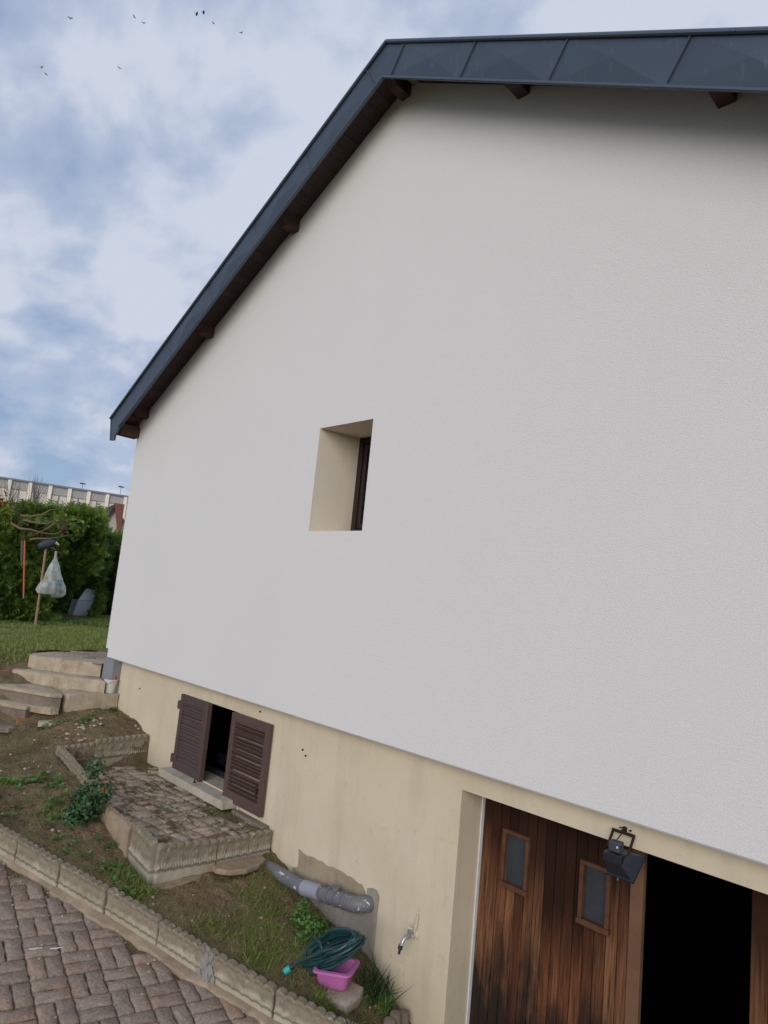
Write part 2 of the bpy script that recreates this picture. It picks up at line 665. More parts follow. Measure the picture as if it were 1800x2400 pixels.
def m_wood_plank():
    """Weathered garage boards: each board its own tone, bleached orange streaks, mould-black foot."""
    m = Mat('weathered_board', 0.82, 0.12)
    r = m.objrand()
    grain = m.noise(16, 6, 0.65, m.map((1.0, 1.0, 0.05)))
    fine = m.noise(70, 5, 0.7, m.map((1.0, 1.0, 0.04)))
    dark = m.ramp(r, [(0, (0.024, 0.010, 0.006)), (0.5, (0.038, 0.016, 0.009)), (1, (0.027, 0.011, 0.006))])
    light = m.ramp(r, [(0, (0.29, 0.115, 0.050)), (0.35, (0.12, 0.047, 0.022)), (0.7, (0.31, 0.150, 0.072)), (1, (0.19, 0.078, 0.036))])
    z = m.sepz()
    # worn varnish: boards bleach below about -1.9, board by board
    h = m.math('ADD', m.math('MULTIPLY', z, -1.0), m.math('ADD', m.math('MULTIPLY', r, 0.55), m.math('MULTIPLY', grain, 0.55)))
    worn = m.ramp(m.math('MULTIPLY', h, 0.25), [(0.54, 0), (0.66, 1)])
    c = m.mix(m.math('MULTIPLY', worn, 0.95), dark, m.mix(m.ramp(fine, [(0.3, 0), (0.7, 1)]), dark, light))
    x = m.sepz(None, 0)
    mould = m.math('ADD', m.math('MULTIPLY', z, -0.5), m.math('ADD', m.math('MULTIPLY', m.noise(3.2, 5, 0.65, m.map((1.6, 1, 0.5))), 0.75), m.math('MULTIPLY', x, -0.12)))
    c = m.mix(m.math('MULTIPLY', m.ramp(m.math('SUBTRACT', mould, 1.4), [(0.36, 0), (0.56, 1)]), 0.9), c, (0.012, 0.011, 0.010))
    c = m.mix(m.math('MULTIPLY', m.ramp(fine, [(0.3, 1), (0.42, 0)]), 0.55), c, (0.015, 0.009, 0.006))
    m.color(c)
    m.bump(fine, 0.4, 0.004)
    return m.m


def m_zinc():
    m = Mat('dark_zinc', 0.42, 0.5, 0.55)
    n = m.noise(2.5, 4, 0.6)
    c = m.mix(n, (0.055, 0.073, 0.100), (0.078, 0.098, 0.130))
    st = m.noise(30, 4, 0.6, m.map((1, 1, 0.15)))
    c = m.mix(m.math('MULTIPLY', m.ramp(st, [(0.60, 0), (0.74, 1)]), 0.35), c, (0.17, 0.20, 0.24))
    m.color(c)
    m.rough(m.math('ADD', m.math('MULTIPLY', n, 0.2), 0.36))
    return m.m


MT = {}
MT['render'] = m_render()
MT['cream'] = m_cream()
MT['reveal'] = m_simple('smooth_cream_reveal', (0.72, 0.645, 0.53), 0.85, 0.2, var=0.05)
MT['zinc'] = m_zinc()
MT['zinc_lip'] = m_simple('zinc_lip', (0.10, 0.125, 0.16), 0.38, 0.5, 0.6, 0.08)
MT['soffit'] = m_simple('dark_soffit_board', (0.040, 0.024, 0.020), 0.6, 0.3, var=0.25, scale=8, rnd=0.25)
MT['purlin'] = m_simple('stained_beam', (0.055, 0.026, 0.016), 0.55, 0.35, var=0.45, scale=14)
MT['roof'] = m_simple('brown_roof_tile', (0.14, 0.07, 0.05), 0.8, 0.2, var=0.3)
MT['rail'] = m_simple('pale_base_profile', (0.42, 0.42, 0.43), 0.6, 0.3)
MT['cement'] = m_concrete('bare_cement', (0.34, 0.31, 0.275), (0.24, 0.22, 0.19), 0.05)
MT['tancement'] = m_concrete('tan_undercoat', (0.37, 0.31, 0.22), (0.29, 0.24, 0.165), 0.05)
MT['greycement'] = m_simple('grey_cement', (0.22, 0.23, 0.25), 0.85, 0.2, var=0.2, scale=6, bump=0.3)
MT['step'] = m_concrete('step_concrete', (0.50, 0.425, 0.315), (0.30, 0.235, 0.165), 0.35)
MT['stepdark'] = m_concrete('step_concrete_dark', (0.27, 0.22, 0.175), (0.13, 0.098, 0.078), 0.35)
MT['edging'] = m_edging()
MT['sill'] = m_concrete('sill_concrete', (0.52, 0.475, 0.39), (0.40, 0.35, 0.265), 0.06)
MT['mortar'] = m_concrete('mortar', (0.40, 0.32, 0.23), (0.23, 0.17, 0.115), 0.3)
MT['greymortar'] = m_concrete('grey_mortar', (0.30, 0.295, 0.28), (0.22, 0.21, 0.195), 0.05)
MT['paver'] = m_paver('brown_paver', False)
MT['paver_mossy'] = m_paver('mossy_paver', True)
MT['joint'] = m_soil('joint_soil', 0.25)
MT['soil'] = m_soil('garden_soil', 0.22)
MT['lawn'] = m_soil('lawn_ground', 0.95)
MT['shutter'] = m_simple('brown_shutter_paint', (0.095, 0.058, 0.050), 0.55, 0.35, var=0.25, scale=18)
MT['shutter_old'] = m_simple('faded_shutter_paint', (0.080, 0.055, 0.052), 0.65, 0.3, var=0.35, scale=22)
MT['board'] = m_wood_plank()
MT['doorframe'] = m_simple('door_frame_wood', (0.095, 0.043, 0.024), 0.75, 0.2, var=0.7, scale=14)
MT['doorstile'] = m_simple('pale_door_stile', (0.145, 0.078, 0.046), 0.75, 0.2, var=0.45, scale=5)
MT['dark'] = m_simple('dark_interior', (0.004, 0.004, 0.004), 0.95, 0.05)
MT['winframe'] = m_simple('dark_brown_frame', (0.022, 0.013, 0.012), 0.4, 0.4)
MT['white'] = m_simple('white_bead', (0.62, 0.62, 0.63), 0.6, 0.3)
MT['black_plastic'] = m_simple('black_plastic', (0.016, 0.020, 0.028), 0.38, 0.5, var=0.2)
MT['grey_plastic'] = m_simple('slate_plastic', (0.045, 0.050, 0.068), 0.45, 0.5, var=0.15)
MT['rust'] = m_simple('rusty_iron', (0.035, 0.018, 0.013), 0.8, 0.2, var=0.4)
MT['pink'] = m_simple('pink_plastic', (0.43, 0.13, 0.34), 0.42, 0.45, var=0.14, scale=9)
MT['teal'] = m_simple('teal_plastic', (0.02, 0.36, 0.34), 0.4, 0.5)
MT['chrome'] = m_simple('worn_nickel', (0.42, 0.42, 0.45), 0.32, 0.5, 0.8, 0.2, 40)
MT['paintsplash'] = m_simple('cream_splashed_metal', (0.52, 0.46, 0.36), 0.6, 0.3, var=0.25, scale=40)
MT['stone'] = m_concrete('pale_stone', (0.42, 0.36, 0.30), (0.30, 0.23, 0.185), 0.05)
MT['pebble'] = m_simple('pale_pebble', (0.36, 0.305, 0.235), 0.85, 0.2, var=0.5, scale=20)
MT['brick'] = m_simple('terracotta', (0.28, 0.135, 0.075), 0.85, 0.2, var=0.3, scale=9, bump=0.3)
MT['bucket'] = m_simple('white_bucket_plastic', (0.55, 0.55, 0.50), 0.4, 0.4, var=0.06)
MT['red'] = m_simple('red_plastic', (0.42, 0.02, 0.03), 0.4, 0.4)
MT['red_flower'] = m_simple('red_petal', (0.50, 0.03, 0.02), 0.6, 0.2)
MT['orange'] = m_simple('orange_tube', (0.50, 0.12, 0.045), 0.4, 0.4)
MT['polewood'] = m_simple('pole_wood', (0.30, 0.19, 0.12), 0.7, 0.3, var=0.25)
MT['bark'] = m_simple('bark', (0.19, 0.135, 0.085), 0.85, 0.2, var=0.35, scale=18)
MT['twig'] = m_simple('bare_twig', (0.12, 0.105, 0.10), 0.85, 0.2)
MT['bingrey'] = m_simple('grey_bin_plastic', (0.78, 0.80, 0.84), 0.5, 0.4)
MT['bird'] = m_simple('dark_plumage', (0.02, 0.021, 0.026), 0.8, 0.2)
MT['hood'] = m_simple('dark_grey_cloth', (0.045, 0.055, 0.075), 0.7, 0.3)
MT['pilaster'] = m_simple('off_white_facade', (0.80, 0.75, 0.66), 0.85, 0.2, var=0.06)
MT['cladding'] = m_simple('grey_cladding', (0.42, 0.39, 0.375), 0.8, 0.2, var=0.08)
MT['clad_rib'] = m_simple('pale_rib', (0.47, 0.44, 0.42), 0.8, 0.2, var=0.08)
MT['blind'] = m_simple('cream_blind', (0.62, 0.58, 0.50), 0.8, 0.2, var=0.05, rnd=0.12)
MT['greypost'] = m_simple('grey_mullion', (0.24, 0.24, 0.25), 0.7, 0.2)
MT['roofedge'] = m_simple('grey_roof_edge', (0.20, 0.22, 0.27), 0.6, 0.3)
MT['tilered'] = m_simple('red_clay_tile', (0.20, 0.085, 0.065), 0.85, 0.2, var=0.3)
MT['barge'] = m_simple('dark_barge_board', (0.055, 0.035, 0.035), 0.8, 0.2)
MT['gable'] = m_simple('beige_gable', (0.48, 0.44, 0.38), 0.85, 0.2)
MT['grass'] = m_leaf('grass_blade', (0.115, 0.155, 0.034), (0.260, 0.320, 0.090), trans=0.3)
MT['drygrass'] = m_leaf('dry_grass', (0.18, 0.135, 0.066), (0.36, 0.285, 0.145), trans=0.2)
MT['weed'] = m_leaf('weed_leaf', (0.055, 0.135, 0.030), (0.150, 0.280, 0.065), trans=0.25)
MT['thuja'] = m_leaf('hedge_spray', (0.056, 0.120, 0.020), (0.215, 0.305, 0.056), trans=0.3)
MT['thuja_y'] = m_leaf('autumn_spray', (0.20, 0.105, 0.018), (0.46, 0.24, 0.035), trans=0.25)
MT['thuja_b'] = m_leaf('browned_spray', (0.075, 0.050, 0.020), (0.17, 0.125, 0.045), trans=0.15)
MT['rose'] = m_leaf('rose_leaf', (0.020, 0.062, 0.022), (0.065, 0.145, 0.050), 0.35, 0.45, trans=0.15)
MT['darkplant'] = m_leaf('iris_leaf', (0.014, 0.026, 0.012), (0.042, 0.065, 0.024), trans=0.1)


def glass_mat(name, tintc, rough=0.12, alpha=0.25):
    m = Mat(name, rough, 0.5)
    m.color(m.mix(m.noise(10, 4, 0.6), tintc, tuple(min(1, x * 1.8) for x in tintc)))
    tr = m.n.new('ShaderNodeBsdfTransparent')
    ms = m.n.new('ShaderNodeMixShader')
    ms.inputs[0].default_value = alpha
    m.l.new(m.b.outputs[0], ms.inputs[1])
    m.l.new(tr.outputs[0], ms.inputs[2])
    m.l.new(ms.outputs[0], m.n['Material Output'].inputs[0])
    return m.m


MT['glass'] = glass_mat('dusty_glass', (0.028, 0.034, 0.040), 0.45, 0.2)
MT['glassdark'] = glass_mat('dark_glass', (0.006, 0.007, 0.010), 0.08, 0.2)


def m_pipe():
    m = Mat('grey_pvc_with_splashes', 0.5, 0.4)
    c = m.mix(m.noise(8, 4, 0.6), (0.110, 0.114, 0.130), (0.165, 0.168, 0.182))
    sp = m.noise(34, 4, 0.65, m.map((0.6, 1, 1)))
    c = m.mix(m.ramp(sp, [(0.63, 0), (0.65, 1)]), c, (0.60, 0.60, 0.60))
    d = m.noise(10, 5, 0.7)
    c = m.mix(m.math('MULTIPLY', m.ramp(d, [(0.5, 0), (0.7, 1)]), 0.35), c, (0.17, 0.13, 0.085))
    return m.color(c).m


MT['pipe'] = m_pipe()
MT['pipeclean'] = m_simple('pale_grey_pvc', (0.28, 0.29, 0.34), 0.45, 0.4, var=0.06)
m_ = Mat('green_hose', 0.33, 0.5)
m_.color(m_.mix(m_.noise(14, 4, 0.6), (0.006, 0.026, 0.030), (0.012, 0.060, 0.062)))
MT['hose'] = m_.m


def m_bag():
    m = Mat('milky_film', 0.35, 0.4)
    m.color((0.90, 0.95, 0.93))
    tr = m.n.new('ShaderNodeBsdfTransparent')
    tr.inputs['Color'].default_value = (0.86, 0.93, 0.90, 1)
    tl = m.n.new('ShaderNodeBsdfTranslucent')
    tl.inputs['Color'].default_value = (0.75, 0.82, 0.80, 1)
    a = m.n.new('ShaderNodeMixShader')
    a.inputs[0].default_value = 0.35
    m.l.new(m.b.outputs[0], a.inputs[1])
    m.l.new(tl.outputs[0], a.inputs[2])
    b = m.n.new('ShaderNodeMixShader')
    f = m.ramp(m.noise(10, 4, 0.6), [(0.35, 0.46), (0.7, 0.76)])
    m.l.new(f, b.inputs[0])
    m.l.new(a.outputs[0], b.inputs[1])
    m.l.new(tr.outputs[0], b.inputs[2])
    m.l.new(b.outputs[0], m.n['Material Output'].inputs[0])
    return m.m


MT['bag'] = m_bag()

# ------------------------------------------------------------------ key dimensions (metres, eye = origin)
YF, YB = 3.80, 3.90                    # insulated front face, basement wall face
AX, AZ, SL = -4.14, 4.755, 0.553       # gable apex under the soffit, slope
XL, XR = -8.93, 0.66                   # house corners
ZB = -1.073                            # underside of the insulation
YBACK = 13.0
DN = np.array([0.153, 0.0575, 0.98652])


def dz(x, y, h=0.0):
    """Height of the sloping drive."""
    return (-3.105 + h - DN[0] * x - DN[1] * y) / DN[2]


def wt(x):
    return AZ - SL * abs(x - AX)

# ------------------------------------------------------------------ ground sheets


def grid_mesh(xs, ys, hf, name, m, kind='structure', smooth=True, keep=None, parent=None):
    X, Y = np.meshgrid(xs, ys, indexing='ij')
    Z = hf(X, Y)
    nx, ny = len(xs), len(ys)
    V = np.stack([X, Y, Z], -1).reshape(-1, 3)
    I = np.arange(nx * ny).reshape(nx, ny)
    F = np.stack([I[:-1, :-1], I[1:, :-1], I[1:, 1:], I[:-1, 1:]], -1).reshape(-1, 4)
    if keep is not None:
        c = V[F].mean(1)
        F = F[keep(c[:, 0], c[:, 1])]
    o = arr_mesh(name, V, F, m, kind=kind, smooth=smooth, parent=parent)
    return o


def h_ground(X, Y):
    low = -3.105 - 0.35 - 0.10 * np.clip(X, -9, 2) - 0.04 * np.clip(Y, -6, 4)
    up = -1.42
    t = np.clip((-X - 8.8) / 1.0, 0, 1)
    t = t * t * (3 - 2 * t)
    z = low * (1 - t) + up * t
    z = z - 0.7 * np.clip((Y - 3.5) / 0.6, 0, 1) * np.clip((X + 8.8) / 0.6, 0, 1)
    t2 = np.clip((np.abs(X) - 14) / 10, 0, 1)
    return z * (1 - t2) + (-1.42) * t2


xs = np.concatenate([[-1500, -700, -300, -150, -80, -50, -35], np.linspace(-26, 14, 61), [22, 35, 60, 120, 300, 700, 1500]])
ys = np.concatenate([[-1500, -700, -300, -120, -60, -30], np.linspace(-16, 24, 41), [35, 60, 90, 150, 300, 700, 1500]])
grid_mesh(xs, ys, h_ground, 'ground', MT['lawn'])

# bed between the drive edging, the house wall and the steps: heights known at a few points
BP = np.array([
    (-8.43, 3.9, -1.70), (-8.0, 3.9, -1.74), (-7.6, 3.9, -1.84), (-8.0, 3.3, -1.78), (-7.65, 3.3, -1.90), (-7.7, 2.9, -1.93),
    (-8.55, 3.25, -1.71), (-8.6, 2.75, -1.88), (-8.2, 2.5, -1.96), (-9.0, 2.4, -1.80), (-8.0, 2.9, -1.86),
    (-6.6, 2.75, -2.04), (-5.9, 2.70, -2.19), (-5.5, 2.74, -2.31), (-5.10, 2.76, -2.36), (-5.0, 3.0, -2.36), (-5.0, 3.5, -2.33), (-4.98, 3.88, -2.31),
    (-4.6, 3.88, -2.44), (-4.2, 3.88, -2.56), (-3.9, 3.88, -2.60), (-3.65, 3.88, -2.64), (-3.5, 3.88, -2.74), (-3.25, 3.88, -2.86), (-3.58, 3.45, -2.64),
    (-6.24, 2.05, -2.15), (-5.9, 2.16, -2.19), (-5.07, 2.54, -2.33), (-4.62, 2.74, -2.41), (-4.15, 2.96, -2.51), (-3.70, 3.14, -2.60), (-3.35, 3.35, -2.72),
    (-6.9, 1.75, -2.05), (-7.6, 1.45, -1.96), (-8.4, 1.1, -1.86), (-9.3, 0.8, -1.7), (-9.3, 1.9, -1.68), (-7.2, 2.3, -2.02), (-10.0, 0.6, -1.5),
    (-9.75, 2.85, -1.37), (-9.9, 2.55, -1.38), (-10.2, 3.1, -1.22), (-10.3, 2.5, -1.25), (-9.8, 2.2, -1.5), (-10.4, 1.5, -1.3), (-10.6, 3.3, -1.18)])


def rbf_fit(P, lam=1e-3):
    n = len(P)
    d = np.linalg.norm(P[:, None, :2] - P[None, :, :2], axis=2)
    K = np.where(d > 0, d * d * np.log(d + 1e-12), 0) + lam * np.eye(n)
    Q = np.c_[np.ones(n), P[:, :2]]
    A = np.block([[K, Q], [Q.T, np.zeros((3, 3))]])
    return np.linalg.solve(A, np.r_[P[:, 2], 0, 0, 0])


RW = rbf_fit(BP)


def h_bed0(X, Y):
    X, Y = np.asarray(X, float), np.asarray(Y, float)
    z = RW[-3] + RW[-2] * X + RW[-1] * Y
    for (px, py, _), w in zip(BP, RW):
        d2 = (X - px) ** 2 + (Y - py) ** 2
        z = z + w * 0.5 * d2 * np.log(d2 + 1e-12)
    return z


def h_lawn(X, Y):
    return -1.16 + 0.05 * (fbm(X, Y, 1.2, 3, 5) - 0.5) + 0.03 * (fbm(X, Y, 9, 2, 6) - 0.5)


def h_bed(X, Y):
    z = h_bed0(X, Y) + 0.06 * (fbm(X, Y, 5, 4, 3) - 0.5) + 0.035 * (fbm(X, Y, 22, 2, 8) - 0.5)
    plat = (X > -7.57) & (X < -5.07) & (Y > 2.86)
    t = np.clip((-X - 9.95) / 0.6, 0, 1)
    z = z * (1 - t) + h_lawn(X, Y) * t
    return np.where(plat, np.minimum(z, -2.26), z)


# foot of the long drive edging
def edge_y(x):
    return 2.05 + (x + 5.91) * 0.4275


def under_edge(x, y):
    return y > edge_y(x) + 0.02


grid_mesh(np.arange(-10.7, -2.95, 0.024), np.arange(0.6, 3.94, 0.024), h_bed, 'garden_bed', MT['soil'],
          keep=lambda x, y: under_edge(x, y) & (x < -3.02) & ~((x < -9.9) & (y > 3.4)))


grid_mesh(np.concatenate([np.arange(-26, -12, 0.25), np.arange(-12, -8.95, 0.08)]), np.concatenate([np.arange(-8, 1, 0.4), np.arange(1, 6, 0.08), np.arange(6, 20, 0.4)]),
          h_lawn, 'lawn', MT['lawn'], keep=lambda x, y: (x < -10.6) | ((y > 3.3) & (x < -10.2)) | (y < 0.65))

# ------------------------------------------------------------------ house
house = thing('house', 'house with tall white rendered gable above a cream basement wall, dark zinc roof edge', 'house', (XL, YF, ZB))


def quads_with_hole(x0, x1, z0, z1, hx0, hx1, hz0, hz1):
    return [(x0, hx0, z0, z1), (hx1, x1, z0, z1), (hx0, hx1, z0, hz0), (hx0, hx1, hz1, z1)]


# gable: front skin with the niche cut out
NX0, NX1, NZ0, NZ1 = -4.892, -4.166, 0.567, 1.545
mb = MB()
y = YF
zl, zr = wt(XL), wt(XR)
znl, znr = wt(NX0), wt(NX1)


def wq(pts):
    mb.add([(a, y, b) for a, b in pts], [tuple(range(len(pts)))])


wq([(XL, ZB + 0.105), (XL + 0.075, ZB + 0.105), (XL + 0.075, wt(XL + 0.075)), (XL, zl)])
wq([(XL + 0.075, ZB), (NX0, ZB), (NX0, NZ0), (XL + 0.075, NZ0)])
wq([(XL + 0.075, NZ0), (NX0, NZ0), (NX0, NZ1), (XL + 0.075, NZ1)])
wq([(XL + 0.075, NZ1), (NX0, NZ1), (NX0, znl), (XL + 0.075, wt(XL + 0.075))])
wq([(NX0, ZB), (NX1, ZB), (NX1, NZ0), (NX0, NZ0)])
wq([(NX0, NZ1), (NX1, NZ1), (NX1, znr), (NX0, znl)])
wq([(NX1, ZB), (XR, ZB), (XR, NZ0), (NX1, NZ0)])
wq([(NX1, NZ0), (XR, NZ0), (XR, NZ1), (NX1, NZ1)])
wq([(NX1, NZ1), (XR, NZ1), (XR, zr), (AX, AZ), (NX1, znr)])
# left return of the insulation and the main side wall
mb.add([(XL, YF, ZB + 0.105), (XL, YBACK, ZB + 0.105), (XL, YBACK, zl), (XL, YF, zl)], [(0, 1, 2, 3)])
mb.add([(XL + 0.075, YF, ZB), (XL + 0.075, YF, ZB + 0.105), (XL + 0.075, YB + 0.01, ZB + 0.105), (XL + 0.075, YB + 0.01, ZB)], [(0, 1, 2, 3)])
mb.add([(XL, YF, ZB + 0.105), (XL, YBACK, ZB + 0.105), (XL + 0.075, YBACK, ZB + 0.105), (XL + 0.075, YF, ZB + 0.105)], [(0, 1, 2, 3)])
mb.add([(XR, YF, ZB), (XR, YBACK, ZB), (XR, YBACK, zr), (XR, YF, zr)], [(0, 1, 2, 3)])
mb.add([(XL, YBACK, ZB), (XR, YBACK, ZB), (XR, YBACK, zr), (AX, YBACK, AZ), (XL, YBACK, zl)], [(0, 1, 2, 3, 4)])
mb.build('rendered_wall', MT['render'], house)

mb = MB()
mb.box(XL + 0.077, XR, YF - 0.003, YB + 0.02, ZB - 0.006, ZB - 0.001)
mb.build('base_profile', MT['rail'], house)

# niche with deep reveals and a narrow dark window
ND = 4.31
win = MB()
zt = 1.575
win.add([(NX0, YF, NZ0), (NX0, YF, NZ1), (NX0, ND, zt), (NX0, ND, 0.60)], [(0, 1, 2, 3)])
win.add([(NX1, YF, NZ0), (NX1, YF, NZ1), (NX1, ND, zt), (NX1, ND, 0.60)], [(3, 2, 1, 0)])
win.add([(NX0, YF, NZ1), (NX1, YF, NZ1), (NX1, ND, zt), (NX0, ND, zt)], [(0, 1, 2, 3)])
win.add([(NX0, YF, NZ0), (NX1, YF, NZ0), (NX1, ND, 0.60), (NX0, ND, 0.60)], [(3, 2, 1, 0)])
win.build('window_reveal', MT['reveal'], house)
wf = MB()
for a in ((NX0, NX0 + 0.06, 0.60, zt), (NX1 - 0.06, NX1, 0.60, zt), (NX0 + 0.06, NX1 - 0.06, 0.60, 0.66), (NX0 + 0.06, NX1 - 0.06, zt - 0.06, zt)):
    wf.box(a[0], a[1], ND, ND + 0.06, a[2], a[3])
for a in ((NX0 + 0.066, NX0 + 0.115, 0.666, zt - 0.066), (NX1 - 0.115, NX1 - 0.066, 0.666, zt - 0.066), (NX0 + 0.115, NX1 - 0.115, 0.666, 0.715), (NX0 + 0.115, NX1 - 0.115, zt - 0.115, zt - 0.066)):
    wf.box(a[0], a[1], ND + 0.012, ND + 0.055, a[2], a[3])
window = wf.build('window', MT['winframe'], house, bevel=0.004)
g = MB()
g.box(NX0 + 0.10, NX1 - 0.10, ND + 0.03, ND + 0.036, 0.70, zt - 0.10)
g.build('pane', MT['glassdark'], window)
sl = MB()
sl.box(NX0 + 0.003, NX1 - 0.003, ND - 0.085, ND - 0.001, 0.603, 0.628)
sl.build('window_sill', MT['winframe'], window, bevel=0.004)


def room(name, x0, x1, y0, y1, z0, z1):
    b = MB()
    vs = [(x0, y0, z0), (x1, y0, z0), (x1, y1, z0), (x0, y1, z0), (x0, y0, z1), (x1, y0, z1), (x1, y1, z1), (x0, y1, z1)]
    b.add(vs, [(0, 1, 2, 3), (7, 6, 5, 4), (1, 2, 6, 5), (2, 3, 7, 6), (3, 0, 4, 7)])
    return b.build(name, MT['dark'], house)  # near-black walls: the darkness of the unlit rooms is put into the colour


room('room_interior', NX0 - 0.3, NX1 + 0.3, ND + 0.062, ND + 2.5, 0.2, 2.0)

# basement wall with the low window and the garage opening
WX0, WX1, WZ0, WZ1 = -6.935, -5.825, -2.015, -1.238
GX0, GX1, GZ1 = -2.978, -0.42, -1.242
ZF = -3.75
bx0 = XL + 0.085
bw = MB()
for (a, b, c, d) in ((bx0, WX0, ZF, -1.0), (WX0, WX1, ZF, WZ0), (WX0, WX1, WZ1, -1.0), (WX1, GX0, ZF, -1.0), (GX0, GX1, GZ1, -1.0), (GX1, XR - 0.08, ZF, -1.0)):
    bw.add([(a, YB, c), (b, YB, c), (b, YB, d), (a, YB, d)], [(0, 1, 2, 3)])
# reveals of both openings
for (x, z0, z1, dd) in ((WX0, WZ0, WZ1, 0.28), (WX1, WZ0, WZ1, 0.28), (GX0, ZF, GZ1, 0.25), (GX1, ZF, GZ1, 0.25)):
    bw.add([(x, YB, z0), (x, YB + dd, z0), (x, YB + dd, z1), (x, YB, z1)], [(0, 1, 2, 3)])
for (x0, x1, z, dd) in ((WX0, WX1, WZ1, 0.28), (GX0, GX1, GZ1, 0.25)):
    bw.add([(x0, YB, z), (x1, YB, z), (x1, YB + dd, z), (x0, YB + dd, z)], [(0, 1, 2, 3)])
bw.add([(bx0, YB, ZF), (bx0, YBACK, ZF), (bx0, YBACK, -1.0), (bx0, YB, -1.0)], [(0, 1, 2, 3)])
bw.build('basement_wall', MT['cream'], house)

# bare cement where paint stops: grey quad at the bed, tan undercoat above it, corner post
def jag(poly, amp=0.012, step=0.03):
    out = []
    for i in range(len(poly)):
        a, c = Vector(poly[i]), Vector(poly[(i + 1) % len(poly)])
        k = max(1, int((c - a).length / step))
        for q_ in range(k):
            p = a.lerp(c, q_ / k)
            nv_ = mnoise.noise_vector(Vector((p.x * 17, p.y * 17, 1.5)))
            out.append((p.x + amp * nv_.x, p.y + amp * nv_.y))
    return out


pc = MB()
tan = [(-4.66, -2.17), (-4.56, -2.175), (-4.42, -2.168), (-4.2, -2.172), (-4.0, -2.160), (-3.86, -2.175), (-3.80, -2.235), (-3.88, -2.30), (-4.3, -2.36), (-4.7, -2.37), (-4.72, -2.33), (-4.655, -2.31), (-4.65, -2.25)]
pc.prism([(a, YB - 0.003, b) for a, b in jag(tan, 0.016)], (0, -0.003, 0))
pc.build('tan_patch', MT['tancement'], house)
pc = MB()
gre = [(-3.80, -2.17), (-3.70, -2.155), (-3.672, -2.19), (-3.676, -2.45), (-3.668, -2.72), (-3.68, -2.86), (-5.02, -2.80), (-5.02, -2.42), (-4.7, -2.38), (-4.3, -2.37), (-3.9, -2.315), (-3.79, -2.24)]
pc.prism([(a, YB - 0.003, b) for a, b in jag(gre, 0.010)], (0, -0.009, 0))
pc.build('cement_patch', MT['cement'], house)
pc = MB()
pc.box(-8.90, -8.60, YF - 0.015, YB - 0.002, -1.55, ZB - 0.012)
pc.build('corner_post', MT['greycement'], house, bevel=0.008)
# flaked plaster lumps low down beside the bed end
fl = MB()
for i in range(26):
    a = random.random()
    fl.rock((-3.43 + 0.35 * a * random.random() + random.uniform(-0.04, 0.04), YB + 0.012, -2.62 - 0.35 * a + random.uniform(-0.05, 0.05)), random.uniform(0.02, 0.055), i, 1, (1, 0.35, 1), 0.5)
fl.build('flaked_plaster', MT['cream'], house, kind='stuff')
fl = MB()
for i in range(30):
    fl.rock((random.uniform(-3.52, -3.36), YB + 0.006, random.uniform(-2.50, -2.16)), random.uniform(0.008, 0.024), i + 50, 1, (1.2, 0.3, 1), 0.6)
fl.build('plaster_blisters', MT['cream'], house, kind='stuff')

# sill slab of the basement window
sb = MB()
sb.box(-6.97, -5.655, 3.735, 3.899, -2.105, -2.028)
sb.box(-6.93, -5.83, 3.899, 4.16, -2.105, -2.026)
sb.build('basement_sill', MT['sill'], house, bevel=0.006)

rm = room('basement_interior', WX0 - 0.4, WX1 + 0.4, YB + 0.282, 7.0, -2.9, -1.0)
iw = MB()
iw.box(WX0 + 0.05, WX1 - 0.02, YB + 0.24, YB + 0.275, -2.02, -1.965)
iw.box(WX0 + 0.05, WX1 - 0.02, YB + 0.5, YB + 0.56, -2.02, -1.90)
iw.build('inner_window_rail', MT['black_plastic'], house)

# louvred shutters


def shutter(name, x0, x1, y0, y1, z0, z1, mat, nsl, tilt, label, th_side=None):
    st = 0.068
    f = MB()
    f.box(x0, x0 + st, y0, y1, z0, z1)
    f.box(x1 - st, x1, y0, y1, z0, z1)
    f.box(x0 + st, x1 - st, y0 + 0.002, y1 - 0.002, z0, z0 + 0.10)
    f.box(x0 + st, x1 - st, y0 + 0.002, y1 - 0.002, z1 - 0.085, z1)
    o = f.build(name, mat, house, bevel=0.003, label=label)
    zz0, zz1 = z0 + 0.10, z1 - 0.085
    me = None
    for i in range(nsl):
        z = zz0 + (i + 0.5) * (zz1 - zz0) / nsl
        b = MB()
        w2 = 0.0165 if tilt > 0 else 0.030
        th = 0.0032
        cy_ = (y0 + y1) / 2
        ca, sa = math.cos(tilt), math.sin(tilt)
        pts = []
        for (u, v) in ((-w2, -th), (w2, -th), (w2, th), (-w2, th)):
            pts.append((x0 + st, cy_ + u * ca - v * sa, z + u * sa + v * ca))
        if me is None:
            b.prism(pts, (x1 - x0 - 2 * st, 0, 0))
            s0 = b.build('slat', mat, o)
            me, zf = s0.data, z
        else:
            c = s0.copy()
            COL.objects.link(c)
            c.location.z = z - zf
            c.rotation_euler.y = random.uniform(-0.004, 0.004)
    return o


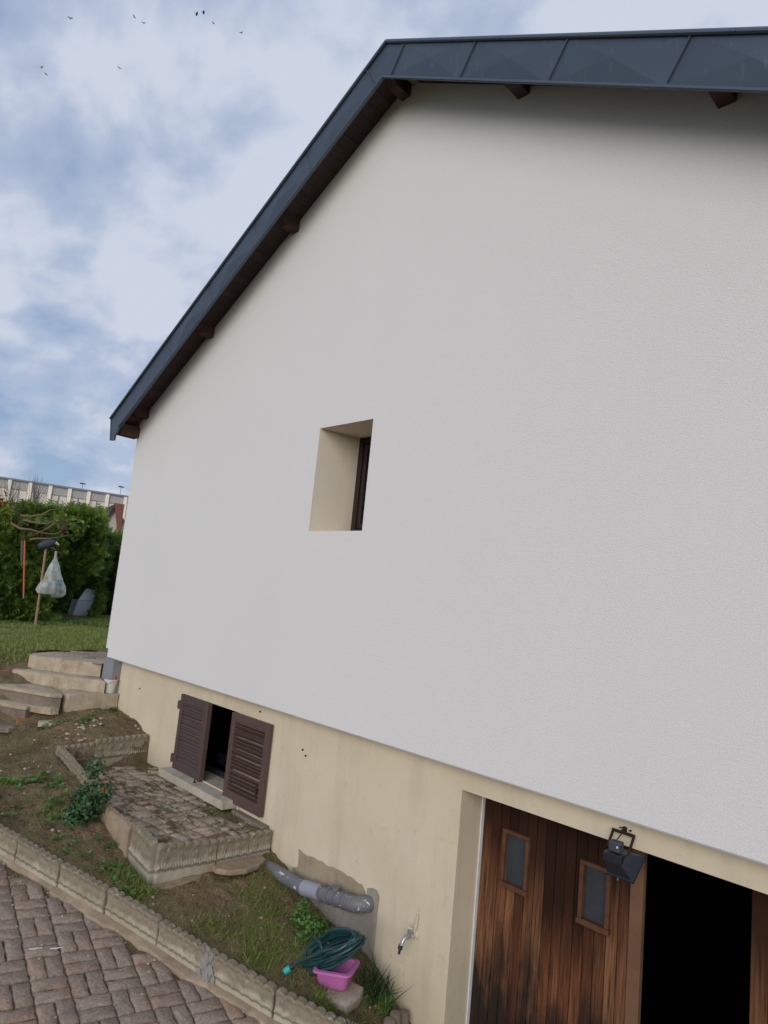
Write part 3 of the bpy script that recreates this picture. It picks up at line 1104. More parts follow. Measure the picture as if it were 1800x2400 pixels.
sh1 = shutter('shutter', -6.918, -6.352, 3.862, 3.897, -2.022, -1.235, MT['shutter_old'], 20, R(46), 'left louvred shutter, closed over half of the opening')
sh2 = shutter('shutter', -5.845, -5.198, 3.845, 3.883, -2.057, -1.236, MT['shutter'], 19, R(-52), 'right louvred shutter, folded back against the wall')
b = MB()
b.box(-6.351, -6.312, 3.85, 3.903, -2.026, -1.24)
b.build('meeting_stile', MT['shutter'], sh1, bevel=0.003)
for z in (-1.36, -1.93):
    b = MB()
    b.box(-6.985, -6.915, 3.868, 3.885, z - 0.035, z + 0.035)
    b.tube([(-6.965, 3.875, z - 0.045), (-6.965, 3.875, z + 0.045)], 0.012, 8)
    b.build('hinge', MT['shutter_old'], sh1)
b = MB()
b.tube([(-5.275, 3.83, -1.90), (-5.275, 3.825, -1.80)], 0.008, 6)
b.box(-5.285, -5.265, 3.825, 3.846, -1.87, -1.83)
b.build('shutter_latch', MT['rust'], sh2)
b = MB()
b.rock((-6.31, 3.80, -2.018), 0.014, 3, 1)
b.tube([(-6.31, 3.80, -2.03), (-6.31, 3.80, -1.99)], 0.007, 6)
b.build('shutter_stop', MT['rust'], house)
b = MB()
for (hx, hz_) in ((-8.0, -1.35), (-5.45, -1.16), (-4.75, -1.36), (-4.70, -1.40)):
    b.tube([(hx, YB + 0.01, hz_), (hx, YB - 0.012, hz_ - 0.004)], 0.008, 6)
b.build('wall_plug', MT['rust'], house)

# garage: boarded door with two small windows, open dark leaf, second leaf at the frame edge
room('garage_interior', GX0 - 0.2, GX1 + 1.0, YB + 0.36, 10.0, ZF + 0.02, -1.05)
DY = 4.16
gd = MB()
gd.box(GX0 + 0.02, -1.80, DY + 0.024, DY + 0.045, ZF + 0.3, GZ1 - 0.004)
door = gd.build('garage_door', MT['doorframe'], house, label='weathered left garage leaf with two small panes')
xx = GX0 + 0.012
np_ = 15
pw = (-1.868 - xx) / np_
wins = ((-2.752, -2.592, -1.812, -1.500), (-2.165, -2.012, -1.825, -1.512))
for i in range(np_):
    a, c = xx + i * pw, xx + (i + 1) * pw
    yo = random.uniform(-0.003, 0.003)
    segs = [(ZF + 0.3, GZ1 - 0.003)]
    for (wx0, wx1, wz0, wz1) in wins:
        if c > wx0 + 0.02 and a < wx1 - 0.02:
            segs = [(ZF + 0.3, wz0 - 0.01), (wz1 + 0.01, GZ1 - 0.003)]
    for (z0, z1) in segs:
        b = MB()
        b.box(a + 0.002, c - 0.002, DY + yo, DY + 0.022, z0, z1)
        b.build('plank', MT['board'], door, bevel=0.004, segs=1)
b = MB()
b.box(-1.868, -1.79, DY - 0.012, DY + 0.03, ZF + 0.3, GZ1 - 0.003)
b.build('stile', MT['doorstile'], door, bevel=0.004)
b = MB()
b.box(GX0 + 0.001, GX0 + 0.010, DY - 0.02, DY + 0.02, ZF + 0.2, GZ1 - 0.02)
b.build('white_bead', MT['white'], house)
for (wx0, wx1, wz0, wz1) in wins:
    f = MB()
    t = 0.026
    f.box(wx0 - t, wx0, DY - 0.03, DY + 0.01, wz0, wz1)
    f.box(wx1, wx1 + t, DY - 0.03, DY + 0.01, wz0, wz1)
    f.box(wx0 - t - 0.006, wx1 + t + 0.006, DY - 0.036, DY + 0.012, wz0 - 0.034, wz0 - 0.001)
    f.box(wx0 - t, wx1 + t, DY - 0.03, DY + 0.01, wz1 + 0.001, wz1 + t)
    f.build('pane_frame', MT['doorframe'], door, bevel=0.004)
    g = MB()
    g.box(wx0, wx1, DY + 0.004, DY + 0.010, wz0, wz1)
    g.build('pane', MT['glass'], door)
gd2 = MB()
gd2.box(-1.215, GX1 - 0.01, DY + 0.024, DY + 0.045, ZF + 0.3, GZ1 - 0.004)
door2 = gd2.build('garage_door', MT['doorframe'], house, label='boarded right garage leaf at the frame edge')
for i in range(9):
    a = -1.215 + i * 0.087
    b = MB()
    b.box(a + 0.002, a + 0.085, DY + random.uniform(-0.002, 0.002), DY + 0.022, ZF + 0.3, GZ1 - 0.003)
    b.build('plank', MT['board'], door2, bevel=0.004, segs=1)

# ------------------------------------------------------------------ roof edge
FY = 3.48
FLO, FHI = 4.59, 4.94
FS = 0.567
rl = MB()                                   # roof slabs
for sgn in (-1, 1):
    xe = AX + sgn * (4.98 if sgn < 0 else 5.0)
    z0 = FHI - FS * abs(xe - AX)
    rl.prism([(AX, FY + 0.03, FHI - 0.03), (xe, FY + 0.03, z0 - 0.03), (xe, FY + 0.03, z0 - 0.12), (AX, FY + 0.03, FHI - 0.12)], (0, YBACK + 0.3 - FY, 0))
roof = rl.build('roof', MT['roof'], house)
rt = MB()
for k in range(10):
    rt.lathe([(0.105, 0), (0.115, 0.30)], (AX + 0.12, FY + 0.03 + k * 0.3, FHI - 0.150), (0, 1, 0), 14)
rt.build('ridge_tile', MT['mortar'], roof)

# soffit boards run along Y between purlins
bl = 0.105
for sgn in (-1, 1):
    L = 4.80 / math.cos(math.atan(SL))
    nb = int(4.80 / bl)
    for i in range(nb):
        u0, u1 = i * bl, (i + 1) * bl - 0.004
        b = MB()
        xa, xb = AX + sgn * u0, AX + sgn * u1
        if xa > XR + 0.3:
            continue
        b.prism([(xa, FY + 0.012, wt(xa) - 0.002), (xb, FY + 0.012, wt(xb) - 0.002), (xb, FY + 0.012, wt(xb) + 0.018), (xa, FY + 0.012, wt(xa) + 0.018)], (0, YF + 0.05 - FY - 0.012, 0))
        b.build('soffit_board', MT['soffit'], house)

# purlins with a sloping cut under their ends
for px in (-8.71, -7.22, -5.69, AX - 0.02, -2.83, -1.34, 0.15):
    w = 0.052
    zt_, zb_ = wt(px) + 0.0, wt(px) - 0.10
    if abs(px - AX) < 0.1:
        zt_, zb_ = wt(px) - 0.03, wt(px) - 0.15
    y0, y1 = FY + 0.035, YF + 0.03
    b = MB()
    prof = [(px - w, y1, zb_), (px - w, y0 + 0.13, zb_), (px - w, y0 + 0.05, zb_ + 0.05), (px - w, y0, zb_ + 0.09), (px - w, y0, zt_ + 0.06), (px - w, y1, zt_ + 0.06)]
    b.prism(prof, (2 * w, 0, 0))
    b.build('purlin', MT['purlin'], house, bevel=0.006)
b = MB()
b.box(XL - 0.10, XL + 0.06, FY + 0.06, YF - 0.002, wt(XL) - 0.23, wt(XL) - 0.08)
b.build('eave_board', MT['purlin'], house, bevel=0.004)

# zinc fascia: cross-broken panels with standing seams, top and bottom beads
seams_r = [0.0, 0.11, 1.055, 2.0, 2.945, 3.89, 4.9]
ca_ = 1 / math.sqrt(1 + FS * FS)


def fpt(sgn, s_, t, out=0.0):
    """s_ along the slope, t 0..1 up the fascia (perpendicular to slope)."""
    h = (FHI - FLO) * ca_
    dx, dz_ = ca_, -FS * ca_
    nx_, nz_ = FS * ca_, ca_
    x = AX + sgn * (s_ * dx + t * h * nx_)
    z = FLO + s_ * dz_ + t * h * nz_
    return Vector((x, FY - out, z))


for sgn in (-1, 1):
    for i in range(len(seams_r) - 1):
        s0, s1 = seams_r[i], seams_r[i + 1]
        b = MB()
        if i == 0:
            P = [Vector((AX, FY, FLO)), fpt(sgn, s1 - 0.003, 0), fpt(sgn, s1 - 0.003, 1), Vector((AX, FY, FHI))]
        elif i == len(seams_r) - 2 and sgn < 0:
            e = Vector((-9.12, FY, 2.09))
            P = [fpt(sgn, s0, 0), Vector((-8.83, FY, 1.905)), Vector((-8.90, FY, 1.84)), Vector((-8.905, FY, 1.775)), Vector((-9.03, FY, 1.785)), e, fpt(sgn, s0, 1)]
        else:
            P = [fpt(sgn, s0, 0), fpt(sgn, s1 - 0.003, 0), fpt(sgn, s1 - 0.003, 1), fpt(sgn, s0, 1)]
        n = len(P)
        if n == 4 and i > 0:
            c = sum(P, Vector()) / 4 + Vector((0, -0.030, 0))
            Q = P + [c]
            Q += [p + Vector((0, 0.02, 0)) for p in P]
            b.add(Q, [(0, 1, 4), (1, 2, 4), (2, 3, 4), (3, 0, 4), (0, 1, 6, 5), (1, 2, 7, 6), (2, 3, 8, 7), (3, 0, 5, 8)])
        else:
            b.prism(P, (0, 0.02, 0))
        b.build('fascia_panel', MT['zinc'], house)
        if i > 0 and (sgn > 0 or i == 1):
            b = MB()
            p0, p1 = fpt(sgn, s0, 0.03, 0.009), fpt(sgn, s0, 0.93, 0.009)
            b.tube([p0, p1], 0.0065, 6)
            b.tube([fpt(sgn, s0 + 0.012, -0.02, 0.012), fpt(sgn, s0 + 0.012, 0.05, 0.012)], 0.010, 6)
            b.build('fascia_seam', MT['zinc'], house)
    # beads, cut per panel like the real lengths
    for i in range(len(seams_r) - 1):
        s0, s1 = seams_r[i], seams_r[i + 1]
        if i == len(seams_r) - 2 and sgn < 0:
            s1 = 5.36
        b = MB()
        b.tube([fpt(sgn, s0 if i else 0.0, -0.005, 0.010), fpt(sgn, s1 - 0.002, -0.005, 0.010)], 0.013, 8)
        b.build('drip_bead', MT['zinc_lip'], house)
        b = MB()
        a0 = s0 + 0.28 if i else 0.0
        hh = (FHI - FLO)
        p0 = Vector((AX, FY - 0.012, FHI)) if i == 0 else fpt(sgn, a0, 1.0, 0.012)
        p1 = fpt(sgn, s1 + 0.278, 1.0, 0.012)
        if i == len(seams_r) - 2 and sgn < 0:
            p1 = Vector((-9.115, FY - 0.012, 2.10))
        b.tube([p0, p1], 0.017, 8)
        b.build('top_bead', MT['zinc_lip'], house)
b = MB()
b.tube([(-9.115, FY - 0.004, 2.10), (-9.03, FY - 0.004, 1.785), (-8.908, FY - 0.004, 1.78), (-8.90, FY - 0.004, 1.845)], 0.006, 6)
b.build('eave_gutter', MT['zinc_lip'], house)

# ------------------------------------------------------------------ drive: basket-weave pavers bedded in soil
xs = np.arange(-13, 3, 0.25)
ys = np.arange(-4, 5, 0.25)
drive = grid_mesh(xs, ys, lambda X, Y: dz(X, Y, -0.014), 'driveway', MT['joint'], keep=lambda x, y: (y < edge_y(x) + 0.2) & (y < 4.4))
PO = 1.06 * np.array([-4.72373268, 1.74238717, -2.33759561])
q = (-0.05825966, 0.15375561, 1.43335165)
Mp = np.array(Matrix.Rotation(q[0], 3, 'X') @ Matrix.Rotation(q[1], 3, 'Y') @ Matrix.Rotation(q[2], 3, 'Z'))
PS = 0.2173


def paver_mesh(name, seed, m, L=0.2115, Wd=0.1010, T=0.05):
    rr = random.Random(seed)
    pts = []
    n = 6
    amp = 0.0045

    def wob(u):
        return amp * math.sin(u * 2 * math.pi * 1.5)
    for side in range(4):
        for k in range(n if side % 2 == 0 else 3):
            if side == 0:
                u = k / n
                pts.append((-L / 2 + L * u, -Wd / 2 + wob(u)))
            elif side == 1:
                u = k / 3
                pts.append((L / 2 + wob(u + 0.1), -Wd / 2 + Wd * u))
            elif side == 2:
                u = 1 - k / n
                pts.append((-L / 2 + L * u, Wd / 2 + wob(u)))
            else:
                u = 1 - k / 3
                pts.append((-L / 2 + wob(u + 0.1), -Wd / 2 + Wd * u))
    pts = [(a + rr.uniform(-0.002, 0.002), b_ + rr.uniform(-0.002, 0.002)) for a, b_ in pts]
    N = len(pts)
    ch = 0.008
    v = [(a, b_, -T) for a, b_ in pts] + [(a, b_, -ch) for a, b_ in pts] + [(a * (1 - 2 * ch / L), b_ * (1 - 2 * ch / Wd), rr.uniform(-0.0012, 0.0012)) for a, b_ in pts]
    v.append((0, 0, rr.uniform(-0.002, 0.001)))
    f = [(i, (i + 1) % N, N + (i + 1) % N, N + i) for i in range(N)] + [(N + i, N + (i + 1) % N, 2 * N + (i + 1) % N, 2 * N + i) for i in range(N)] + [(2 * N + i, 2 * N + (i + 1) % N, 3 * N) for i in range(N)]
    me = bpy.data.meshes.new(name)
    me.from_pydata(v, [], f)
    me.materials.append(m)
    me.polygons.foreach_set('use_smooth', [True] * len(me.polygons))
    me.update()
    return me


def in_view(p, mx=0.03):
    v = M3.transposed() @ Vector(p)
    if v.z > -0.1:
        return False
    f = 1568.4
    px, py = 900 + f * v.x / -v.z, 1200 - f * v.y / -v.z
    return -1800 * mx < px < 1800 * (1 + mx) and -2400 * mx < py < 2400 * (1 + mx)


PV = [paver_mesh('brick', 100 + i, MT['paver']) for i in range(8)]
cells = []
for i in range(-26, 30):
    for j in range(-26, 34):
        for k in (-1, 1):
            hor = (i + j) % 2 == 0
            cxl = (i + 0.5) * PS
            cyl = -(j + 0.5) * PS
            if hor:
                cyl += k * PS / 4
            else:
                cxl += k * PS / 4
            p = PO + Mp @ np.array([cxl, cyl, 0])
            if p[0] < -9 or p[0] > 1.8 or p[1] < -3.2 or p[1] > 4.1:
                continue
            gap = (edge_y(p[0]) - p[1]) * 0.92
            ang = q[2] + (0 if hor else math.pi / 2)
            ext = abs(math.sin(ang - math.atan(0.4275))) * 0.107 + abs(math.cos(ang - math.atan(0.4275))) * 0.052
            if gap < ext - 0.055 and p[0] < -3.2:
                continue
            if p[0] > -3.3 and p[1] > 3.75:
                continue
            cells.append((p, hor, gap))
vis = [c for c in cells if in_view(c[0])]
rest = [c for c in cells if not in_view(c[0])]


def paver_matrix(p, hor, jit=1.0):
    a = Matrix(Mp.tolist()).to_4x4()
    r = Matrix.Rotation((0 if hor else math.pi / 2) + random.gauss(0, 0.012) * jit + (math.pi if random.random() < 0.5 else 0), 4, 'Z')
    t = Matrix.Rotation(random.gauss(0, 0.012) * jit, 4, 'X') @ Matrix.Rotation(random.gauss(0, 0.010) * jit, 4, 'Y')
    return Matrix.Translation(Vector(p) + Vector((0, 0, random.gauss(0, 0.0022)))) @ a @ r @ t


sh_ = len(vis)
vis.sort(key=lambda c: np.dot(c[0], c[0]))
for (p, hor, gap) in vis[:300]:
    o = bpy.data.objects.new('brick', random.choice(PV))
    COL.objects.link(o)
    o.parent = drive
    o.matrix_world = paver_matrix(p, hor)
    s_ = random.uniform(0.975, 1.005)
    o.scale = (s_, s_, 1)
P, F = [], []
pvv = [np.array([v.co[:] for v in me.vertices]) for me in PV]
pff = [[tuple(pl.vertices) for pl in me.polygons] for me in PV]
rest_mb = MB()
for (p, hor, gap) in rest + vis[300:]:
    k = random.randrange(8)
    mtx = np.array(paver_matrix(p, hor))
    vv = pvv[k] @ mtx[:3, :3].T + mtx[:3, 3]
    rest_mb.add(vv.tolist(), pff[k])
rest_mb.build('bricks', MT['paver'], drive, kind='stuff')

# loose grit, moss tufts and paint chips on the drive
gr_ = MB()
for i in range(110):
    x = random.uniform(-6.6, -3.3)
    y = edge_y(x) - abs(random.gauss(0.02, 0.35)) - 0.03
    gr_.rock((x, y, dz(x, y, 0.002)), random.choice([0.004, 0.005, 0.007, 0.010]), i, 1, (1.2, 1, 0.6))
gr_.build('grit', MT['pebble'], drive, kind='stuff')
for (x, y, a) in ((-4.87, 1.86, 0.5), (-4.83, 1.98, 0.4)):
    b = MB()
    b.prism([(qx, qy, dz(qx, qy, 0.004)) for qx, qy in jag([(x, y), (x + 0.010, y - 0.004), (x + 0.022, y + 0.04), (x + 0.016, y + 0.055), (x + 0.024, y + 0.075), (x + 0.016, y + 0.08), (x + 0.008, y + 0.045)], 0.003, 0.012)], (0, 0, 0.002))
    b.build('paint_splash', MT['white'], drive)

# ------------------------------------------------------------------ moulded concrete edging


def edging_mesh(p0, p1, H0, H1, top0, top1, thick=0.042, nu=100, nv=26, nscal=7, phase=0.0):
    """Panel from foot p0 to p1 (x,y,z foot); moulded face towards the right of p0->p1 direction ... normal n."""
    p0, p1 = np.array(p0, float), np.array(p1, float)
    d = (p1 - p0)[:2]
    L = np.linalg.norm(d)
    d /= L
    n = np.array([d[1], -d[0]])                # outward
    mbx = MB()
    V = []
    T = []
    us = np.linspace(0, 1, nu)
    vs = np.linspace(0, 1, nv)

    def topz(u):
        ph = (u * nscal + phase) % 1.0
        return 0.026 * math.sqrt(max(0.0, 1 - (2 * ph - 1) ** 2))
    for i, u in enumerate(us):
        foot = p0 + (p1 - p0) * u
        ztop = top0 + (top1 - top0) * u + topz(u) - 0.02
        for j, v in enumerate(vs):
            z = foot[2] + (ztop - foot[2]) * v
            rel = 0.0
            ph = (u * nscal + phase) % 1.0
            hh = (ztop - z)
            # hood over each scallop
            if v > 0.84:
                rel += 0.017 * math.sin(min(1, (v - 0.84) / 0.12) * math.pi * 0.5) * (0.4 + 0.6 * math.sin(math.pi * ph))
            # rope band
            rb = math.exp(-((v - 0.52) / 0.035) ** 2)
            rel += rb * (0.009 + 0.008 * math.sin(u * L * 6.28 / 0.024 + v * 30))
            # flower bosses every second scallop
            k = (u * nscal / 1.75 + phase / 2) % 1.0
            du = (k - 0.5) * 1.75 * L / nscal * 1.0
            dv = (v - 0.71) * (ztop - foot[2])
            rr = math.hypot(du, dv)
            an = math.atan2(dv, du)
            rel += 0.012 * math.exp(-(rr / 0.009) ** 2) + 0.010 * math.exp(-((rr - 0.020) / 0.008) ** 2) * (0.55 + 0.45 * math.cos(5 * an))
            if v < 0.47:
                rel += 0.003
            if i in (0, nu - 1):
                rel -= 0.006
            rel += 0.002 * mnoise.noise(Vector((foot[0] * 30, foot[1] * 30, z * 30)))
            q_ = foot[:2] + n * (thick / 2 + rel)
            V.append((q_[0], q_[1], z))
            T.append(float(v))
    F = []
    for i in range(nu - 1):
        for j in range(nv - 1):
            a = i * nv + j
            F.append((a, a + nv, a + nv + 1, a + 1))
    # back face (plain) and closing strips
    b0 = len(V)
    for i, u in enumerate(us):
        foot = p0 + (p1 - p0) * u
        ztop = top0 + (top1 - top0) * u + topz(u) - 0.02
        q_ = foot[:2] - n * thick / 2
        V.append((q_[0], q_[1], ztop - 0.004))
        T.append(1.0)
        V.append((q_[0], q_[1], foot[2]))
        T.append(0.0)
    for i in range(nu - 1):
        a, c = b0 + 2 * i, b0 + 2 * i + 2
        F.append((a, a + 1, c + 1, c))
        F.append((i * nv + nv - 1, (i + 1) * nv + nv - 1, c, a))
        F.append((i * nv, a + 1, c + 1, (i + 1) * nv))
    F.append(tuple(range(nv)) + (b0, b0 + 1))
    e0 = (nu - 1) * nv
    F.append(tuple(range(e0 + nv - 1, e0 - 1, -1)) + (b0 + 2 * (nu - 1) + 1, b0 + 2 * (nu - 1)))
    return V, F, T


def edging_panel(parent, p0, p1, top0, top1, nscal=7, phase=0.0, thick=0.042, mat='edging', nu=100):
    V, F, T = edging_mesh(p0, p1, 0, 0, top0, top1, thick, nu, 26, nscal, phase)
    b = MB()
    b.v, b.f, b.t = V, F, T
    o = b.build('edging_panel', MT[mat], parent, smooth=True)
    return o


def jxy(x, y, s=0.004):
    return x + random.uniform(-s, s), y + random.uniform(-s, s)


run = [(-8.80, 0.82), (-8.35, 1.02), (-7.89, 1.21), (-7.43, 1.41), (-6.97, 1.60), (-6.36, 1.855), (-5.91, 2.05), (-5.48, 2.245), (-5.05, 2.44), (-4.58, 2.63), (-4.185, 2.79), (-3.673, 3.01), (-3.23, 3.235), (-3.12, 3.33)]
edg = thing('garden_edging', 'long low edging of scalloped concrete panels between the paved drive and the bed', 'edging', (-5.05, 2.44, dz(-5.05, 2.44)))
for i in range(len(run) - 1):
    a, c = Vector((*run[i], 0)), Vector((*run[i + 1], 0))
    dd = (c - a).normalized()
    a2, c2 = a + dd * 0.006, c - dd * 0.006
    o0, o1 = random.uniform(-0.006, 0.006), random.uniform(-0.006, 0.006)
    H = 0.205
    # the moulded face looks to the drive: foot direction p0->p1 has its right-hand side on the drive
    edging_panel(edg, (a2.x, a2.y + o0, dz(a2.x, a2.y, -0.05)), (c2.x, c2.y + o1, dz(c2.x, c2.y, -0.05)), dz(a2.x, a2.y, H) + random.uniform(-0.006, 0.006), dz(c2.x, c2.y, H) + random.uniform(-0.006, 0.006), phase=0.0)
# grey mortar repair at one joint
b = MB()
for i, (u, v, r) in enumerate(((0, 0.02, 0.075), (0.03, 0.07, 0.062), (-0.02, 0.10, 0.055), (0.0, 0.14, 0.05), (0.03, 0.165, 0.045), (-0.045, 0.04, 0.05), (0.055, 0.025, 0.05), (0.01, 0.19, 0.035))):
    b.rock((-4.18 + u, 2.776 + u * 0.43, dz(-4.18, 2.79, v)), r, i + 9, 2, (1.0, 0.24, 0.9), 0.35)
b.build('mortar_repair', MT['greymortar'], edg, smooth=True)
# mortar haunch along the foot
V, T = [], []
F = []
xsn = np.arange(-8.8, -3.28, 0.02)
for i, x in enumerate(xsn):
    yb = edge_y(x) + 0.0
    wdt = 0.02 + 0.045 * float(vnoise(x, 0, 5, 4)) + 0.03 * float(vnoise(x, 0, 22, 5))
    if x < -5.5:
        wdt *= 0.55
    for k, (o_, h) in enumerate(((-0.015, 0.032), (0.4, 0.022), (0.8, 0.012), (1.0, -0.02))):
        yy = yb - 0.015 - o_ * wdt if k else yb - 0.005
        V.append((x + 0.3 * (yb - yy), yy, float(dz(x, yy, h)) + 0.008 * (float(vnoise(x, k, 16, 7)) - 0.5)))
for i in range(len(xsn) - 1):
    for k in range(3):
        a = i * 4 + k
        F.append((a, a + 4, a + 5, a + 1))
b = MB()
b.v, b.f = V, F
b.build('mortar_haunch', MT['mortar'], edg, smooth=True)

# little log-shaped stones closing the run against the wall
logs = thing('log_edging', 'short weathered log-like stones closing the edging beside the flaked wall base', 'edging', (-3.22, 3.5, -2.8))
for i, (x, y_, r, h) in enumerate(((-3.215, 3.40, 0.032, 0.07), (-3.225, 3.475, 0.040, 0.10), (-3.235, 3.56, 0.036, 0.07), (-3.245, 3.645, 0.045, 0.12), (-3.255, 3.735, 0.040, 0.13), (-3.265, 3.82, 0.042, 0.10))):
    b = MB()
    z0 = dz(x, y_, -0.05)
    b.lathe([(r, 0), (r * 1.03, h * 0.6), (r * 0.98, h + 0.02), (r * 0.85, h + 0.038), (0.004, h + 0.045)], (x, y_, z0), (random.uniform(-.12, .12), random.uniform(-.1, .1), 1), 12)
    b.build('log_post', MT['stepdark'], logs, smooth=True)

# ------------------------------------------------------------------ paved platform under the basement window
plat = thing('paved_platform', 'small raised terrace of mossy brown pavers under the shuttered basement window', 'terrace', (-6.3, 3.4, -2.2))


def plat_z(x, y):
    return -2.115 + 0.012 * (x + 6.3) * -0.6 + 0.01 * math.sin(x * 3.1) * math.cos(y * 4.3)


b = MB()
nx_, ny_ = 50, 22
Vp = []
for i in range(nx_):
    for j in range(ny_):
        x = -7.575 + i * (2.50 / (nx_ - 1))
        y_ = 2.86 + j * (1.035 / (ny_ - 1))
        Vp.append((x, y_, plat_z(x, y_) - 0.012 + 0.006 * mnoise.noise(Vector((x * 12, y_ * 12, 0)))))
Fp = [(i * ny_ + j, (i + 1) * ny_ + j, (i + 1) * ny_ + j + 1, i * ny_ + j + 1) for i in range(nx_ - 1) for j in range(ny_ - 1)]
b.add(Vp, Fp)
b.build('moss_bed', MT['joint'], plat, smooth=True)
PM = [paver_mesh('brick', 300 + i, MT['paver_mossy']) for i in range(8)]
pang = R(97)
cp_, sp_ = math.cos(pang), math.sin(pang)
for i in range(-14, 15):
    for j in range(-14, 15):
        for k in (-1, 1):
            hor = (i + j) % 2 == 0
            lx, ly = (i + 0.5) * PS, (j + 0.5) * PS
            if hor:
                ly += k * PS / 4
            else:
                lx += k * PS / 4
            x = -6.3 + lx * cp_ - ly * sp_
            y_ = 3.38 + lx * sp_ + ly * cp_
            if not (-7.50 < x < -5.12 and 2.90 < y_ < 3.84):
                continue
            if y_ > 3.70 and random.random() < 0.35:
                continue
            o = bpy.data.objects.new('brick', random.choice(PM))
            COL.objects.link(o)
            o.parent = plat
            sink = 0.010 * max(0, mnoise.noise(Vector((x * 2.2, y_ * 2.2, 3))))
            o.location = Vector((x, y_, plat_z(x, y_) - sink + random.gauss(0, 0.0025))) - plat.location
            o.rotation_euler = (random.gauss(0, 0.014), random.gauss(0, 0.012), pang + (0 if hor else math.pi / 2) + random.gauss(0, 0.03))
            s_ = random.uniform(0.91, 0.97)
            o.scale = (s_, s_, 1)
b = MB()
for i in range(60):
    x, y_ = random.uniform(-7.5, -5.15), random.uniform(2.95, 3.85)
    b.rock((x, y_, plat_z(x, y_) + 0.003), random.choice([0.006, 0.008, 0.012]), i + 77, 1)
b.build('grit', MT['pebble'], plat, kind='stuff')
b = MB()
b.prism([(-5.64, 3.83, -2.14), (-5.10, 3.81, -2.14), (-5.10, 3.895, -2.14), (-5.64, 3.895, -2.14)], (0, 0, 0.035))
b.build('cement_fillet', MT['stepdark'], plat, bevel=0.012)

bk = thing('garden_edging', 'two pale scalloped edging panels at the far end of the mossy terrace, below the steps', 'edging', (-7.6, 3.4, -2.15))
# face looks to +X
edging_panel(bk, (-7.60, 2.87, -2.20), (-7.60, 3.265, -2.20), -1.875, -1.858, nscal=6)
edging_panel(bk, (-7.585, 3.27, -2.20), (-7.60, 3.875, -2.20), -1.825, -1.805, nscal=9)
fr = thing('garden_edging', 'tall scalloped edging panels holding the near corner of the mossy terrace', 'edging', (-5.05, 3.3, -2.4))
edging_panel(fr, (-5.05, 2.795, -2.42), (-5.05, 3.325, -2.42), -2.055, -2.105, nscal=7)
edging_panel(fr, (-5.055, 3.335, -2.42), (-5.055, 3.645, -2.42), -2.105, -2.115, nscal=4)
edging_panel(fr, (-5.05, 3.65, -2.42), (-5.05, 3.872, -2.42), -2.110, -2.115, nscal=3)
edging_panel(fr, (-5.50, 2.81, -2.45), (-5.085, 2.782, -2.45), -2.015, -2.045, nscal=7, thick=0.05)
sd = thing('garden_edging', 'moss-blackened scalloped edging along the bed side of the terrace, behind the rose bush', 'edging', (-6.7, 2.8, -2.2))
edging_panel(sd, (-7.64, 2.91, -2.25), (-7.17, 2.885, -2.25), -1.87, -1.90, nscal=7)
edging_panel(sd, (-7.165, 2.88, -2.25), (-6.70, 2.85, -2.28), -1.905, -1.945, nscal=7)
edging_panel(sd, (-6.69, 2.85, -2.28), (-6.22, 2.83, -2.32), -1.95, -2.00, nscal=7)
b = MB()
V, F = [], []
xs_ = np.linspace(-6.2, -5.51, 24)
for i, x in enumerate(xs_):
    zt2 = -2.035 - 0.03 * (x + 6.2) / 0.7 + 0.012 * mnoise.noise(Vector((x * 14, 1, 0)))
    w_ = 0.035 + 0.012 * mnoise.noise(Vector((x * 9, 5, 0)))
    for (yy, zz) in ((2.80 - w_, -2.42), (2.80 - w_ - 0.006, zt2 - 0.03), (2.80 - w_ * 0.6, zt2), (2.80 + w_ * 0.6, zt2 + 0.004), (2.80 + w_, zt2 - 0.03), (2.80 + w_, -2.42)):
        V.append((x, yy + 0.006 * mnoise.noise(Vector((x * 20, zz * 20, 3))), zz))
for i in range(len(xs_) - 1):
    for k in range(5):
        F.append((i * 6 + k, (i + 1) * 6 + k, (i + 1) * 6 + k + 1, i * 6 + k + 1))
F += [tuple(range(6)), tuple(range((len(xs_) - 1) * 6 + 5, (len(xs_) - 1) * 6 - 1, -1))]
b.add(V, F)
b.build('cast_kerb', MT['mortar'], sd, smooth=True)
# slipped lumps of footing in front of the near panels
for i, (lab, pts, z, h) in enumerate((
    ('flat broken lump of footing concrete jutting out under the near terrace panels', [(-5.02, 3.28), (-4.93, 3.27), (-4.84, 3.35), (-4.80, 3.48), (-4.83, 3.62), (-4.90, 3.74), (-5.01, 3.76)], -2.335, 0.045),
    ('thin strip of footing concrete along the foot of the near terrace corner', [(-5.04, 2.74), (-4.96, 2.76), (-4.93, 2.90), (-4.95, 3.05), (-4.98, 3.17), (-5.03, 3.20)], -2.385, 0.04))):
    b = MB()
    b.prism([(x, y_, z) for x, y_ in pts], (0.01, 0, h))
    o = b.build('concrete_lump', MT['mortar'], bevel=0.012)
    tag(o, lab, 'rubble')

# ------------------------------------------------------------------ steps up to the lawn
steps = thing('garden_steps', 'four worn concrete steps climbing from the bed to the lawn beside the house corner', 'steps', (-9.0, 3.2, -1.9))


